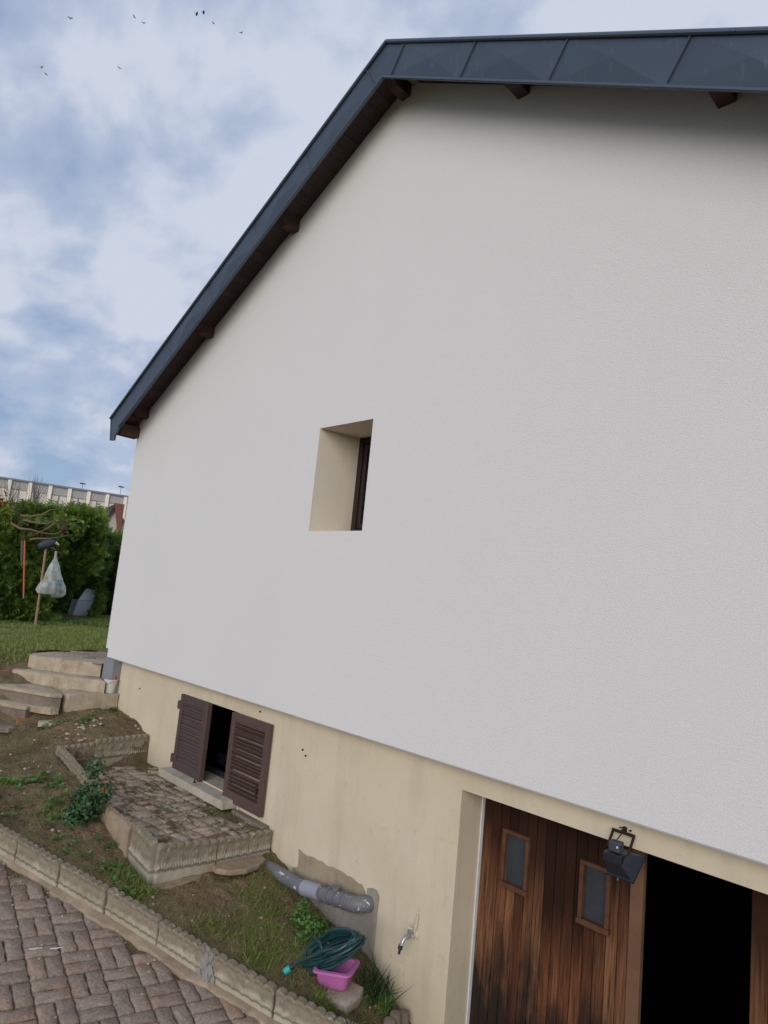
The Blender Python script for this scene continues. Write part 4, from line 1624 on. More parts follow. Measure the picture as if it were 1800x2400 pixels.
def slab(name, poly, z0, z1, mat, amp=0.0045, parent=steps, seed=0, bev=0.014, label=None):
    """Cast slab with wandering edges."""
    pts = []
    n = len(poly)
    for i in range(n):
        a, c = Vector(poly[i]), Vector(poly[(i + 1) % n])
        m_ = max(1, int((c - a).length / 0.07))
        for k in range(m_):
            p = a.lerp(c, k / m_)
            nn = mnoise.noise_vector(Vector((p.x * 5, p.y * 5, seed)))
            pts.append((p.x + amp * nn.x, p.y + amp * nn.y))
    bm = bmesh.new()
    off = parent_loc(parent)
    rng = [z0, z0 + (z1 - z0) * 0.35, z0 + (z1 - z0) * 0.7, z1]
    vs = []
    for r_, z in enumerate(rng):
        vs.append([bm.verts.new((x - off[0] + (0.008 * mnoise.noise(Vector((x * 14, y_ * 14, z * 14 + seed))) if 0 < r_ < 3 else 0), y_ - off[1], z - off[2] + (0.006 * mnoise.noise(Vector((x * 8, y_ * 8, seed))) if r_ == 3 else 0))) for x, y_ in pts])
    N = len(pts)
    for r_ in range(3):
        for i in range(N):
            bm.faces.new((vs[r_][i], vs[r_][(i + 1) % N], vs[r_ + 1][(i + 1) % N], vs[r_ + 1][i]))
    top = bm.faces.new(vs[3])
    bmesh.ops.recalc_face_normals(bm, faces=bm.faces)
    top = vs[3][0].link_faces
    tf = [f for f in bm.faces if all(v in vs[3] for v in f.verts)]
    bmesh.ops.bevel(bm, geom=[e for f in tf for e in f.edges], offset=bev, segments=2, affect='EDGES', profile=0.6)
    me = bpy.data.meshes.new(name)
    bm.to_mesh(me)
    bm.free()
    me.polygons.foreach_set('use_smooth', [True] * len(me.polygons))
    try:
        me.set_sharp_from_angle(angle=R(50))
    except Exception:
        pass
    return link(name, me, MT[mat], parent, label=label)


slab('step', [(-8.97, 3.79), (-9.30, 3.52), (-9.79, 3.15), (-9.95, 3.22), (-10.2, 3.50), (-10.3, 3.74), (-9.78, 3.80), (-9.62, 3.80), (-9.55, 4.10), (-9.3, 4.10)], -1.48, -1.180, 'step', seed=1)
slab('step', [(-8.56, 3.70), (-8.72, 3.66), (-9.20, 3.29), (-9.67, 2.93), (-9.85, 3.00), (-9.9, 3.3), (-9.2, 3.74), (-9.0, 3.84), (-8.9, 3.78)], -1.66, -1.352, 'step', seed=2)
slab('step', [(-8.53, 3.885), (-8.54, 3.27), (-8.72, 3.24), (-8.95, 3.40), (-9.2, 3.6), (-9.1, 3.885)], -1.80, -1.50, 'step', seed=3, label='square block beside the wall')
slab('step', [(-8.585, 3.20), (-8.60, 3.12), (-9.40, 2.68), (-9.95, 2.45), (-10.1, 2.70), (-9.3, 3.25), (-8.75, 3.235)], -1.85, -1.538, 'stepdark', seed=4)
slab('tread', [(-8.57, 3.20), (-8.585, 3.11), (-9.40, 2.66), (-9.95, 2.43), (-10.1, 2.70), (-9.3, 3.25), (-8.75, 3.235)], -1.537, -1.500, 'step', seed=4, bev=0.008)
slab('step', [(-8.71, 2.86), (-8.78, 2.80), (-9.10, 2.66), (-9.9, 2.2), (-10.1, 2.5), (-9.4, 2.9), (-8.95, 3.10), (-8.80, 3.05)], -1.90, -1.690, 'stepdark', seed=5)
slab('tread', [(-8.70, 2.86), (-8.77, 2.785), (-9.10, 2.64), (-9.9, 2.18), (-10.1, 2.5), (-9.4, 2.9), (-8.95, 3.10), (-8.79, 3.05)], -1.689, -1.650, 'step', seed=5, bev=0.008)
b = MB()
b.box(-8.76, -8.70, 2.78, 2.93, -2.02, -1.79)
b.build('support_stone', MT['brick'], steps, bevel=0.01)
b = MB()
b.box(-9.98, -9.72, 2.68, 2.92, -1.60, -1.37)
b.build('terracotta_block', MT['brick'], steps, bevel=0.012)
for i, (lab, poly, z0, z1) in enumerate((
    ('broken concrete slab jutting from the steps over the soil', [(-8.50, 3.16), (-8.48, 3.06), (-8.62, 2.96), (-8.86, 2.85), (-8.90, 2.98), (-8.72, 3.10)], -1.715, -1.640),
    ('cracked slab lying loose below the lowest step', [(-8.55, 2.74), (-8.50, 2.64), (-8.62, 2.50), (-8.9, 2.38), (-9.1, 2.45), (-8.85, 2.66)], -1.90, -1.845),
    ('small loose stone lying on the soil by the broken step slab', [(-8.28, 3.12), (-8.22, 3.0), (-8.36, 2.90), (-8.48, 2.94), (-8.46, 3.08)], -1.82, -1.770))):
    o = slab('stone_slab', poly, z0, z1, 'step' if i != 1 else 'stepdark', parent=None, seed=20 + i, bev=0.018)
    tag(o, lab, 'slab')

# brick path behind the top step
path = grid_mesh(np.linspace(-10.3, -8.96, 8), np.linspace(3.70, 5.6, 8), lambda X, Y: -1.185 + 0 * X, 'garden_path', MT['joint'])
for i in range(14):
    for j in range(7):
        x, y_ = -9.02 - i * 0.088, 3.82 + j * 0.20 + (0.1 if i % 2 else 0)
        if x > -9.50 and y_ < 4.2:
            continue
        o = bpy.data.objects.new('brick', random.choice(PV))
        COL.objects.link(o)
        o.parent = path
        o.location = (x, y_, -1.165 + random.gauss(0, 0.004))
        o.rotation_euler = (random.gauss(0, 0.02), random.gauss(0, 0.02), math.pi / 2 + random.gauss(0, 0.03))
        o.scale = (0.92, 0.80, 1)

# white bucket on the block
bu = thing('bucket', 'small white plastic bucket with red-handled tool, on the step block by the wall', 'bucket', (-8.63, 3.80, -1.498))
b = MB()
b.lathe([(0.062, 0), (0.078, 0.148), (0.084, 0.150), (0.084, 0.168), (0.080, 0.170), (0.077, 0.166), (0.060, 0.006), (0.0, 0.006)], bu.location, n=24, cap=(True, False))
b.build('bucket_body', MT['bucket'], bu, smooth=True)
b = MB()
b.lathe([(0.0, 0.12), (0.073, 0.12)], bu.location, n=20, cap=(False, False))
b.build('contents', MT['dark'], bu)
b = MB()
for k in range(12):
    a0 = math.pi * k / 11
b.tube([(bu.location.x + 0.09 * math.cos(a), bu.location.y + 0.0868 * math.sin(a), bu.location.z + 0.155 - 0.05 * abs(math.sin(a))) for a in np.linspace(math.pi, 2 * math.pi, 12)], 0.002, 5)
b.build('handle', MT['chrome'], bu)
t = thing('garden_trowel', 'red and white handled hand tool standing in the white bucket', 'tool', (-8.62, 3.83, -1.40))
b = MB()
b.tube([(-8.60, 3.83, -1.42), (-8.61, 3.845, -1.29)], 0.020, 10)
b.build('grip', MT['red'], t, smooth=True)
b = MB()
b.box(-8.655, -8.625, 3.83, 3.838, -1.42, -1.235)
b.build('blade', MT['white'], t)

# ------------------------------------------------------------------ drain pipe along the wall foot
pp = thing('drain_pipe', 'grey plastic drain pipe splashed with white paint, lying along the wall foot', 'pipe', (-4.4, 3.78, -2.45))


def cyl(mbx, a, c, r, n=18):
    mbx.tube([a, c], r, n)


pr = 0.055
path_pts = [(-5.13, 3.74, -2.405), (-5.0, 3.765, -2.375), (-4.85, 3.785, -2.372), (-4.40, 3.80, -2.375)]
b = MB()
b.tube(path_pts, pr, 18)
b.build('pipe_section', MT['pipe'], pp, smooth=True)
b = MB()
b.tube([(-4.42, 3.80, -2.372), (-4.20, 3.805, -2.340)], pr * 1.12, 18)
b.build('pipe_sleeve', MT['pipeclean'], pp, smooth=True)
b = MB()
b.tube([(-4.21, 3.805, -2.342), (-3.95, 3.808, -2.302)], pr * 1.02, 18)
b.build('pipe_section', MT['pipe'], pp, smooth=True)
for (xa, za) in ((-4.205, -2.340), (-4.11, -2.326), (-4.03, -2.314), (-3.945, -2.30)):
    b = MB()
    b.tube([(xa - 0.008, 3.806, za), (xa + 0.010, 3.806, za + 0.003)], pr * 1.15, 18)
    b.build('collar', MT['pipe'], pp, smooth=True)
b = MB()
b.tube([(-4.08, 3.806, -2.33), (-4.055, 3.806, -2.245)], 0.026, 12)
b.tube([(-4.058, 3.806, -2.255), (-4.053, 3.806, -2.232)], 0.032, 12)
b.build('branch_stub', MT['pipe'], pp, smooth=True)
b = MB()
el = []
for a in np.linspace(0, math.pi / 2, 9):
    el.append((-3.86 + 0.10 * math.sin(a), 3.806 + 0.10 * (1 - math.cos(a)), -2.288 + 0.018 * math.sin(a)))
el.insert(0, (-3.955, 3.806, -2.302))
el.append((-3.76, 3.94, -2.27))
b.tube(el, pr * 1.06, 18)
b.build('elbow', MT['pipe'], pp, smooth=True)

# ------------------------------------------------------------------ tap on the wall
tp = thing('outdoor_tap', 'old nickel tap with black hose tail and paint-splashed lever on the cream wall', 'tap', (-3.29, YB, -2.31))
b = MB()
b.lathe([(0.030, 0.0), (0.030, 0.010), (0.024, 0.016)], (-3.285, YB, -2.305), (0, -1, 0), 16)
b.tube([(-3.285, YB, -2.305), (-3.285, YB - 0.05, -2.305)], 0.014, 10)
b.build('rosette', MT['paintsplash'], tp, smooth=True)
b = MB()
b.tube([(-3.285, YB - 0.03, -2.305), (-3.295, YB - 0.075, -2.303), (-3.30, YB - 0.105, -2.312), (-3.305, YB - 0.122, -2.345)], [0.015, 0.017, 0.013, 0.011], 10)
b.tube([(-3.292, YB - 0.065, -2.305), (-3.290, YB - 0.065, -2.255)], [0.014, 0.010], 10)
b.tube([(-3.305, YB - 0.118, -2.335), (-3.306, YB - 0.124, -2.352)], 0.015, 8)
b.build('tap_body', MT['chrome'], tp, smooth=True)
b = MB()
b.tube([(-3.306, YB - 0.124, -2.350), (-3.308, YB - 0.130, -2.375)], 0.017, 10)
b.tube([(-3.308, YB - 0.130, -2.373), (-3.310, YB - 0.134, -2.405)], 0.0095, 8)
b.build('hose_tail', MT['black_plastic'], tp, smooth=True)
b = MB()
b.tube([(-3.318, YB - 0.068, -2.248), (-3.290, YB - 0.065, -2.25), (-3.266, YB - 0.06, -2.246)], [0.004, 0.007, 0.006], 8)
b.tube([(-3.29, YB - 0.012, -2.28), (-3.278, YB - 0.013, -2.22), (-3.272, YB - 0.011, -2.165)], [0.015, 0.013, 0.009], 8)
b.build('lever', MT['paintsplash'], tp, smooth=True)

# ------------------------------------------------------------------ floodlight on a bracket above the door
fl = thing('floodlight', 'black floodlight with grey motion sensor hanging on a U bracket over the garage door', 'floodlight', (-1.80, YB, -1.16))
b = MB()
for (xa, yb, zb) in ((-1.872, 3.78, -1.262), (-1.722, 3.76, -1.300)):
    b.prism([(xa - 0.009, YB - 0.03, -1.172), (xa + 0.009, YB - 0.03, -1.172), (xa + 0.016, yb, zb), (xa - 0.002, yb, zb)], (0, -0.006, 0))
b.box(-1.881, -1.713, YB - 0.040, YB - 0.032, -1.180, -1.160)
b.tube([(-1.80, YB, -1.158), (-1.80, YB - 0.042, -1.163)], 0.014, 8)
b.build('bracket', MT['rust'], fl)
b = MB()
b.rock((-1.80, YB - 0.012, -1.145), 0.022, 3, 1)
b.rock((-1.835, YB - 0.006, -1.150), 0.009, 4, 1)
b.rock((-1.76, YB - 0.006, -1.150), 0.011, 5, 1)
b.tube([(-1.80, YB - 0.02, -1.15), (-1.805, YB - 0.06, -1.185), (-1.81, YB - 0.12, -1.215), (-1.80, YB - 0.16, -1.23)], 0.0045, 6)
b.build('cable', MT['rust'], fl)
b = MB()
b.box(-1.815, -1.735, YB - 0.215, YB - 0.145, -1.258, -1.192)
b.build('sensor', MT['grey_plastic'], fl, bevel=0.01)
b = MB()
b.box(-1.757, -1.746, YB - 0.217, YB - 0.2145, -1.226, -1.214)
b.build('sensor_mark', MT['white'], fl)
b = MB()
b.box(-1.838, -1.712, YB - 0.235, YB - 0.15, -1.318, -1.264)
for k in range(10):
    x = -1.830 + k * 0.0115
    b.box(x, x + 0.005, YB - 0.240, YB - 0.233, -1.311, -1.271)
A = [(-1.825, YB - 0.225, -1.320), (-1.72, YB - 0.225, -1.320), (-1.71, YB - 0.15, -1.266), (-1.825, YB - 0.15, -1.266)]
B_ = [(-1.838, YB - 0.165, -1.412), (-1.660, YB - 0.165, -1.412), (-1.640, YB - 0.055, -1.270), (-1.838, YB - 0.055, -1.270)]
b.add(A + B_, [(0, 1, 2, 3), (7, 6, 5, 4), (0, 4, 5, 1), (1, 5, 6, 2), (2, 6, 7, 3), (3, 7, 4, 0)])
b.build('lamp_housing', MT['black_plastic'], fl, bevel=0.006)
b = MB()
b.add([(-1.846, YB - 0.172, -1.418), (-1.652, YB - 0.172, -1.418), (-1.632, YB - 0.048, -1.266), (-1.846, YB - 0.048, -1.266), (-1.846, YB - 0.163, -1.430), (-1.652, YB - 0.163, -1.430), (-1.632, YB - 0.036, -1.275), (-1.846, YB - 0.036, -1.275)],
      [(0, 1, 2, 3), (7, 6, 5, 4), (0, 4, 5, 1), (1, 5, 6, 2), (2, 6, 7, 3), (3, 7, 4, 0)])
b.tube([(-1.755, YB - 0.172, -1.420), (-1.755, YB - 0.176, -1.438)], 0.008, 6)
b.build('glass_rim', MT['black_plastic'], fl)

fl.scale = (0.82, 0.82, 0.82)

# ------------------------------------------------------------------ pink basin with coiled hose
bs = thing('plastic_basin', 'small pink plastic basin on the bed holding the coiled green hose', 'basin', (-3.60, 3.46, -2.63))
b = MB()
ca2, sa2 = math.cos(R(28)), math.sin(R(28))


def rr_ring(w, d, r, z, n=6, tx=0.0, ty=0.0):
    pts = []
    for (sx, sy, a0) in ((1, 1, 0), (-1, 1, 90), (-1, -1, 180), (1, -1, 270)):
        for k in range(n):
            a = R(a0 + 90 * k / (n - 1))
            lx = sx * (w - r) + r * math.cos(a)
            ly = sy * (d - r) + r * math.sin(a)
            pts.append((bs.location.x + lx * ca2 - ly * sa2 + tx, bs.location.y + lx * sa2 + ly * ca2 + ty, bs.location.z + z + lx * 0.10))
    return pts


rings = [rr_ring(0.098, 0.078, 0.03, 0.0), rr_ring(0.106, 0.085, 0.032, 0.012), rr_ring(0.122, 0.100, 0.036, 0.105), rr_ring(0.138, 0.116, 0.04, 0.112), rr_ring(0.142, 0.120, 0.042, 0.102), rr_ring(0.140, 0.118, 0.042, 0.116), rr_ring(0.118, 0.096, 0.034, 0.118), rr_ring(0.102, 0.08, 0.03, 0.02)]
N = len(rings[0])
V = [p for r_ in rings for p in r_]
F = [(i * N + k, i * N + (k + 1) % N, (i + 1) * N + (k + 1) % N, (i + 1) * N + k) for i in range(len(rings) - 1) for k in range(N)]
F.append(tuple(range(N - 1, -1, -1)))
F.append(tuple((len(rings) - 1) * N + k for k in range(N)))
b.add(V, F)
b.build('basin_body', MT['pink'], bs, smooth=True)

hs = thing('garden_hose', 'dark green garden hose coiled in the pink basin, turquoise coupling hanging out', 'hose', (-3.68, 3.45, -2.50))
rh = random.Random(5)
ct = Vector((-3.685, 3.445, -2.440))
eu = Vector((0.38, 0.21, 0.24)).normalized()          # long axis of the flattened coil, right end up
ev = Vector((-0.25, 0.75, 0.45))
ev = (ev - eu * ev.dot(eu)).normalized()
en = eu.cross(ev)
knot = ct - eu * 0.06 - en * 0.05
pts = []
NT = 17
for k in range(NT * 24):
    t_ = k / 24
    i_ = t_ / NT
    a = 2 * math.pi * t_
    fan = 0.42 * (i_ - 0.5) + 0.10 * mnoise.noise(Vector((t_ * 0.8, 3.0, 0)))
    la = 0.235 + 0.06 * mnoise.noise(Vector((t_ * 0.9, 6.0, 2)))
    wb = 0.085 + 0.06 * mnoise.noise(Vector((t_ * 0.7, 1.0, 7)))
    u_, v_ = la * math.cos(a), wb * math.sin(a)
    w_ = (i_ - 0.5) * 0.13 * (1.0 if u_ > 0 else 0.55) + 0.03 * mnoise.noise(Vector((t_ * 1.9, 9.0, 4)))
    u2 = u_ * math.cos(fan) - v_ * math.sin(fan)
    v2 = u_ * math.sin(fan) + v_ * math.cos(fan)
    p_ = ct + eu * (u2 + 0.015) + ev * v2 + en * (-w_) + Vector((0, 0, -0.10 * max(0, -u2 / 0.2) * 0.4))
    pts.append(p_)
b = MB()
b.tube(pts, 0.0105, 8)
b.build('hose_coil', MT['hose'], hs, smooth=True)
b = MB()
tail = [pts[-1], pts[-1] + Vector((0.02, -0.06, 0.02)), Vector((-3.62, 3.36, -2.40)), Vector((-3.66, 3.27, -2.43)), Vector((-3.72, 3.215, -2.475)), Vector((-3.745, 3.19, -2.505))]
sm = []
for i in range(len(tail) - 1):
    p_, q2 = tail[max(0, i - 1)], tail[min(len(tail) - 1, i + 2)]
    a_, c_ = tail[i], tail[i + 1]
    for k in range(6):
        t_ = k / 6
        sm.append(0.5 * ((2 * a_) + (c_ - p_) * t_ + (2 * p_ - 5 * a_ + 4 * c_ - q2) * t_ ** 2 + (3 * a_ - p_ - 3 * c_ + q2) * t_ ** 3))
sm.append(tail[-1])
b.tube(sm, 0.0105, 8)
lp = []
for k in range(26):
    a = 2 * math.pi * k / 25
    lp.append(ct - eu * 0.05 + (ev * math.cos(a) * 0.085 - en * math.sin(a) * 0.105) + eu * 0.05 * math.sin(a * 2))
b.tube(lp, 0.0105, 8)
b.build('hose_end', MT['hose'], hs, smooth=True)
b = MB()
b.tube([(-3.743, 3.192, -2.503), (-3.758, 3.178, -2.520)], 0.016, 10)
b.build('collar', MT['black_plastic'], hs, smooth=True)
b = MB()
b.tube([(-3.756, 3.180, -2.518), (-3.782, 3.156, -2.545)], 0.022, 12)
b.build('coupling', MT['teal'], hs, smooth=True)
o = slab('stone_slab', [(-3.66, 3.34), (-3.50, 3.32), (-3.38, 3.38), (-3.40, 3.50), (-3.46, 3.60), (-3.62, 3.58), (-3.70, 3.45)], -2.70, -2.632, 'stone', parent=None, seed=31, bev=0.02)
tag(o, 'flat pinkish stone lying under the pink basin', 'stone')
b = MB()
b.box(-4.02, -3.94, 3.58, 3.66, -2.60, -2.555)
o = b.build('brick_fragment', MT['brick'], bevel=0.012)
tag(o, 'small orange brick fragment in the grass behind the hose', 'brick')

# ------------------------------------------------------------------ plants: prototypes
BLADE_V = [(-0.5, 0, 0), (0.5, 0, 0), (0.35, 0.12, 0.55), (-0.35, 0.12, 0.55), (0.0, 0.42, 1.0)]
BLADE_F = [(0, 1, 2), (0, 2, 3), (3, 2, 4)]


def grass_object(name, xy, zf, hmin, hmax, wmin, wmax, m, parent=None, lean=0.5, kind='stuff'):
    n = len(xy)
    P = np.c_[xy, zf(xy[:, 0], xy[:, 1]) - 0.004]
    d = np.c_[RNG.normal(0, lean, (n, 2)), np.ones(n)]
    Rm = rotmats(d, RNG.uniform(0, 6.283, n))
    h = RNG.uniform(hmin, hmax, n)
    w = RNG.uniform(wmin, wmax, n)
    V, F, T = scatter(BLADE_V, BLADE_F, P, Rm, np.c_[w, h, h], RNG.random(n))
    return arr_mesh(name, V, F, m, parent, T, kind)


def clustered(n, xr, yr, keep, f=2.2, seed=3, thr=0.5, soft=0.12):
    xy = np.c_[RNG.uniform(*xr, n), RNG.uniform(*yr, n)]
    d = fbm(xy[:, 0], xy[:, 1], f, 3, seed)
    k = RNG.random(n) < np.clip((d - thr) / soft, 0, 1)
    xy = xy[k]
    return xy[keep(xy[:, 0], xy[:, 1])]


def in_bed(x, y):
    plat_ = (x > -7.72) & (x < -4.99) & (y > 2.74)
    st = (x < -8.45) & (y > 2.35)
    return under_edge(x, y) & (y > edge_y(x) + 0.05) & (y < 3.87) & ~plat_ & ~st & (x < -3.2)


xy = clustered(30000, (-9.9, -3.25), (1.0, 3.88), in_bed, 2.6, 3, 0.49, 0.10)
grass_object('bed_grass', xy, h_bed, 0.015, 0.050, 0.002, 0.004, MT['grass'], lean=0.9)
xy = clustered(15000, (-5.0, -3.3), (2.4, 3.88), in_bed, 4.2, 9, 0.51, 0.10)
grass_object('bed_grass', xy, h_bed, 0.020, 0.062, 0.0025, 0.005, MT['grass'], lean=1.0)
xy = clustered(44000, (-9.9, -3.25), (1.0, 3.88), in_bed, 3.0, 15, 0.36, 0.2)
grass_object('dry_grass', xy, h_bed, 0.012, 0.045, 0.002, 0.0035, MT['drygrass'], lean=1.6)
# longer tufts against the near terrace corner and along the edging
tx = []
for (cx0, cy0, s0, n0) in ((-5.12, 2.70, 0.07, 420), (-5.3, 2.68, 0.08, 300), (-4.95, 2.66, 0.05, 260), (-4.15, 3.25, 0.10, 420), (-4.0, 3.12, 0.07, 300), (-3.9, 3.40, 0.09, 420), (-4.42, 3.45, 0.07, 260), (-3.47, 3.30, 0.05, 260), (-3.40, 3.72, 0.06, 300), (-4.4, 2.95, 0.10, 300), (-6.25, 2.42, 0.10, 260), (-7.0, 2.1, 0.10, 260)):
    tx.append(np.c_[RNG.normal(cx0, s0, n0), RNG.normal(cy0, s0, n0)])
tx = np.concatenate(tx)
tx = tx[in_bed(tx[:, 0], tx[:, 1])]
grass_object('tuft_grass', tx, h_bed, 0.035, 0.10, 0.003, 0.006, MT['grass'], lean=0.8)

# dead leaf scraps and crumbs on the soil
n = 9000
xy = np.c_[RNG.uniform(-9.6, -3.25, n), RNG.uniform(1.0, 3.88, n)]
xy = xy[in_bed(xy[:, 0], xy[:, 1])]
n = len(xy)
P_ = np.c_[xy, h_bed(xy[:, 0], xy[:, 1]) + 0.003]
SCR_V = [(-0.5, 0, 0), (0, -0.35, 0.12), (0.5, 0, 0.05), (0, 0.4, 0.18)]
SCR_F = [(0, 1, 2), (0, 2, 3)]
V, F, T = scatter(SCR_V, SCR_F, P_, rotmats(np.c_[RNG.normal(0, 0.4, (n, 2)), np.ones(n)], RNG.uniform(0, 6.28, n)), np.c_[RNG.uniform(0.008, 0.040, n), RNG.uniform(0.006, 0.018, n), RNG.uniform(0.01, 0.03, n)], RNG.random(n))
MT['litter'] = m_leaf('dead_leaf', (0.045, 0.026, 0.014), (0.24, 0.155, 0.085))
arr_mesh('leaf_litter', V, F, MT['litter'], None, T, 'stuff')

# lawn
n = 150000
r_ = RNG.random(n)
xy = np.c_[-9.0 - 9.5 * r_ ** 1.3, RNG.uniform(1.6, 9.2, n)]
k = ~((xy[:, 0] > -10.3) & (xy[:, 1] > 3.4)) & ~((xy[:, 0] > -9.85) & (xy[:, 1] > 2.80)) & (fbm(xy[:, 0], xy[:, 1], 1.6, 3, 21) > 0.36) & ~((xy[:, 0] > -9.75) & (xy[:, 1] < 9))
xy = xy[k]
MT['lawn_blade'] = m_leaf('lawn_blade', (0.130, 0.175, 0.038), (0.330, 0.390, 0.115), trans=0.3)
grass_object('lawn_grass', xy, lambda X, Y: np.where((X > -10.6) & (Y < 3.4), h_bed(X, Y), h_lawn(X, Y)), 0.025, 0.085, 0.006, 0.013, MT['lawn_blade'], lean=0.9)

# leafy weeds
LEAF_V = [(0, 0, 0), (-0.22, 0.30, 0.08), (0.22, 0.30, 0.08), (-0.26, 0.62, 0.10), (0.26, 0.62, 0.10), (0, 1.0, 0.02)]
LEAF_F = [(0, 2, 1), (1, 2, 4), (1, 4, 3), (3, 4, 5)]


def rosettes(cents, nleaf, size, zf, m, name, parent=None, elev=0.5, kind='stuff'):
    P, D, S_ = [], [], []
    T = []
    Rm = []
    for (cx0, cy0) in cents:
        for k in range(nleaf):
            a = RNG.uniform(0, 6.283)
            e = RNG.uniform(0.05, elev)
            f = np.array([math.cos(a) * math.cos(e), math.sin(a) * math.cos(e), math.sin(e)])
            z = np.array([0, 0, 1.0]) - f * f[2]
            z /= np.linalg.norm(z)
            x = np.cross(f, z)
            Rm.append(np.stack([x, f, z], 1))
            o_ = RNG.uniform(0, 0.02)
            P.append((cx0 + f[0] * o_, cy0 + f[1] * o_, float(zf(cx0, cy0)) + RNG.uniform(0.0, 0.03)))
            S_.append(size * RNG.uniform(0.6, 1.2))
            T.append(RNG.random())
    V, F, T = scatter(LEAF_V, LEAF_F, np.array(P), np.array(Rm), np.array(S_), np.array(T))
    return arr_mesh(name, V, F, m, parent, T, kind)


# moss and grass tufts growing in the terrace joints and at the drive edge
pz_ = np.vectorize(plat_z)
n = 2600
xy = np.c_[RNG.uniform(-7.5, -5.12, n), RNG.uniform(2.9, 3.85, n)]
xy = xy[fbm(xy[:, 0], xy[:, 1], 3.4, 3, 41) > 0.56]
grass_object('moss_tufts', xy, pz_, 0.008, 0.030, 0.003, 0.006, MT['grass'], parent=plat, lean=1.4)
n = 5000
x_ = RNG.uniform(-6.8, -3.5, n)
y_a = edge_y(x_) - 0.05 - np.abs(RNG.normal(0, 0.16, n))
xy = np.c_[x_, y_a]
xy = xy[fbm(xy[:, 0], xy[:, 1], 2.6, 3, 43) > 0.58]
grass_object('moss_tufts', xy, lambda X, Y: dz(X, Y, 0.0), 0.006, 0.024, 0.003, 0.006, MT['drygrass'], parent=drive, lean=1.5)
b = MB()
b.tube([(-5.62, 3.885, -2.075), (-5.60, 3.88, -2.11), (-5.60, 3.86, -2.135), (-5.63, 3.84, -2.14)], 0.006, 6)
b.build('cable_stub', MT['white'], house)


def zfb(x, y):
    return h_bed(np.array([x]), np.array([y]))[0]


wc = []
for (cx0, cy0, s0, n0) in ((-8.25, 3.05, 0.10, 9), (-8.15, 3.35, 0.08, 6), (-6.9, 2.5, 0.18, 18), (-6.3, 2.45, 0.18, 16), (-6.9, 2.05, 0.16, 16), (-5.65, 2.55, 0.10, 7), (-5.35, 2.62, 0.08, 6), (-7.3, 1.7, 0.12, 8), (-5.0, 2.62, 0.05, 4), (-4.05, 3.55, 0.07, 6), (-5.1, 2.6, 0.1, 5), (-8.47, 3.80, 0.03, 3)):
    for k in range(n0):
        p = (RNG.normal(cx0, s0), RNG.normal(cy0, s0))
        if in_bed(np.array([p[0]]), np.array([p[1]]))[0] or cx0 < -8.4:
            wc.append(p)
rosettes(wc, 9, 0.055, zfb, MT['weed'], 'weeds')
# litter of pebbles and white chips
b = MB()
for i in range(420):
    x, y_ = random.uniform(-9.0, -3.3), random.uniform(1.2, 3.87)
    if not in_bed(np.array([x]), np.array([y_]))[0]:
        continue
    b.rock((x, y_, zfb(x, y_) + 0.002), random.choice([0.006, 0.007, 0.009, 0.012, 0.018]), i, 1, (1.2, 1, 0.7))
for (cx0, cy0) in ((-8.0, 3.3), (-8.1, 3.45), (-7.9, 3.15)):
    for i in range(9):
        x, y_ = random.gauss(cx0, 0.06), random.gauss(cy0, 0.06)
        b.rock((x, y_, zfb(x, y_) + 0.004), random.uniform(0.012, 0.035), i + 4, 1, (1.2, 1, 0.45))
b.build('pebbles', MT['pebble'], kind='stuff')


def leafy(name, parent, centre, rad, n, size, m, flat=1.0, seed=0, droop=0.0, part='foliage', thin=1.0, core=0.3):
    d = rand_dirs(n)
    r = (core + (1 - core) * RNG.random(n) ** 0.6)
    lump = 0.75 + 0.5 * fbm(d[:, 0] * 2 + d[:, 2] * 1.3, d[:, 1] * 2 - d[:, 2], 1.5, 3, seed)
    P = np.array(centre) + d * (r * lump)[:, None] * np.array(rad)
    zd = d + rand_dirs(n) * 0.8
    zd[:, 2] += 0.3 - droop
    Rm = rotmats(zd, RNG.uniform(0, 6.283, n))
    V, F, T = scatter(LEAF_V, LEAF_F, P, Rm, np.c_[size * thin * RNG.uniform(0.6, 1.3, n), size * RNG.uniform(0.6, 1.3, n), np.full(n, size)], RNG.random(n))
    return arr_mesh(part, V, F, m, parent, T)


# rose bush beside the terrace
rb = thing('rose_bush', 'dark green rose bush with one red bloom beside the mossy terrace', 'bush', (-6.12, 2.62, -2.16))
b = MB()
for k in range(9):
    a = random.uniform(0, 6.28)
    hgt = random.uniform(0.25, 0.42)
    s_ = random.uniform(0.08, 0.2)
    b.tube([(-6.12, 2.62, -2.2), (-6.12 + s_ * 0.4 * math.cos(a), 2.62 + s_ * 0.4 * math.sin(a), -2.2 + hgt * 0.5), (-6.12 + s_ * math.cos(a), 2.62 + s_ * math.sin(a), -2.18 + hgt)], [0.006, 0.005, 0.003], 5)
b.build('stem', MT['bark'], rb)
leafy('x', rb, (-6.09, 2.64, -1.985), (0.165, 0.165, 0.165), 560, 0.042, MT['rose'], seed=2, thin=1.3)
leafy('x', rb, (-6.22, 2.70, -1.76), (0.10, 0.10, 0.12), 140, 0.038, MT['rose'], seed=5, thin=1.3)
leafy('x', rb, (-5.99, 2.72, -1.90), (0.10, 0.10, 0.08), 120, 0.038, MT['rose'], seed=6, thin=1.3)
leafy('x', rb, (-6.02, 2.52, -2.08), (0.13, 0.13, 0.10), 200, 0.04, MT['rose'], seed=7, thin=1.3)
b = MB()
for k in range(7):
    b.rock((-5.955 + random.uniform(-.012, .012), 2.70 + random.uniform(-.012, .012), -1.865 + random.uniform(-.01, .01)), 0.015, k, 1)
b.build('flower', MT['red_flower'], rb, smooth=True)
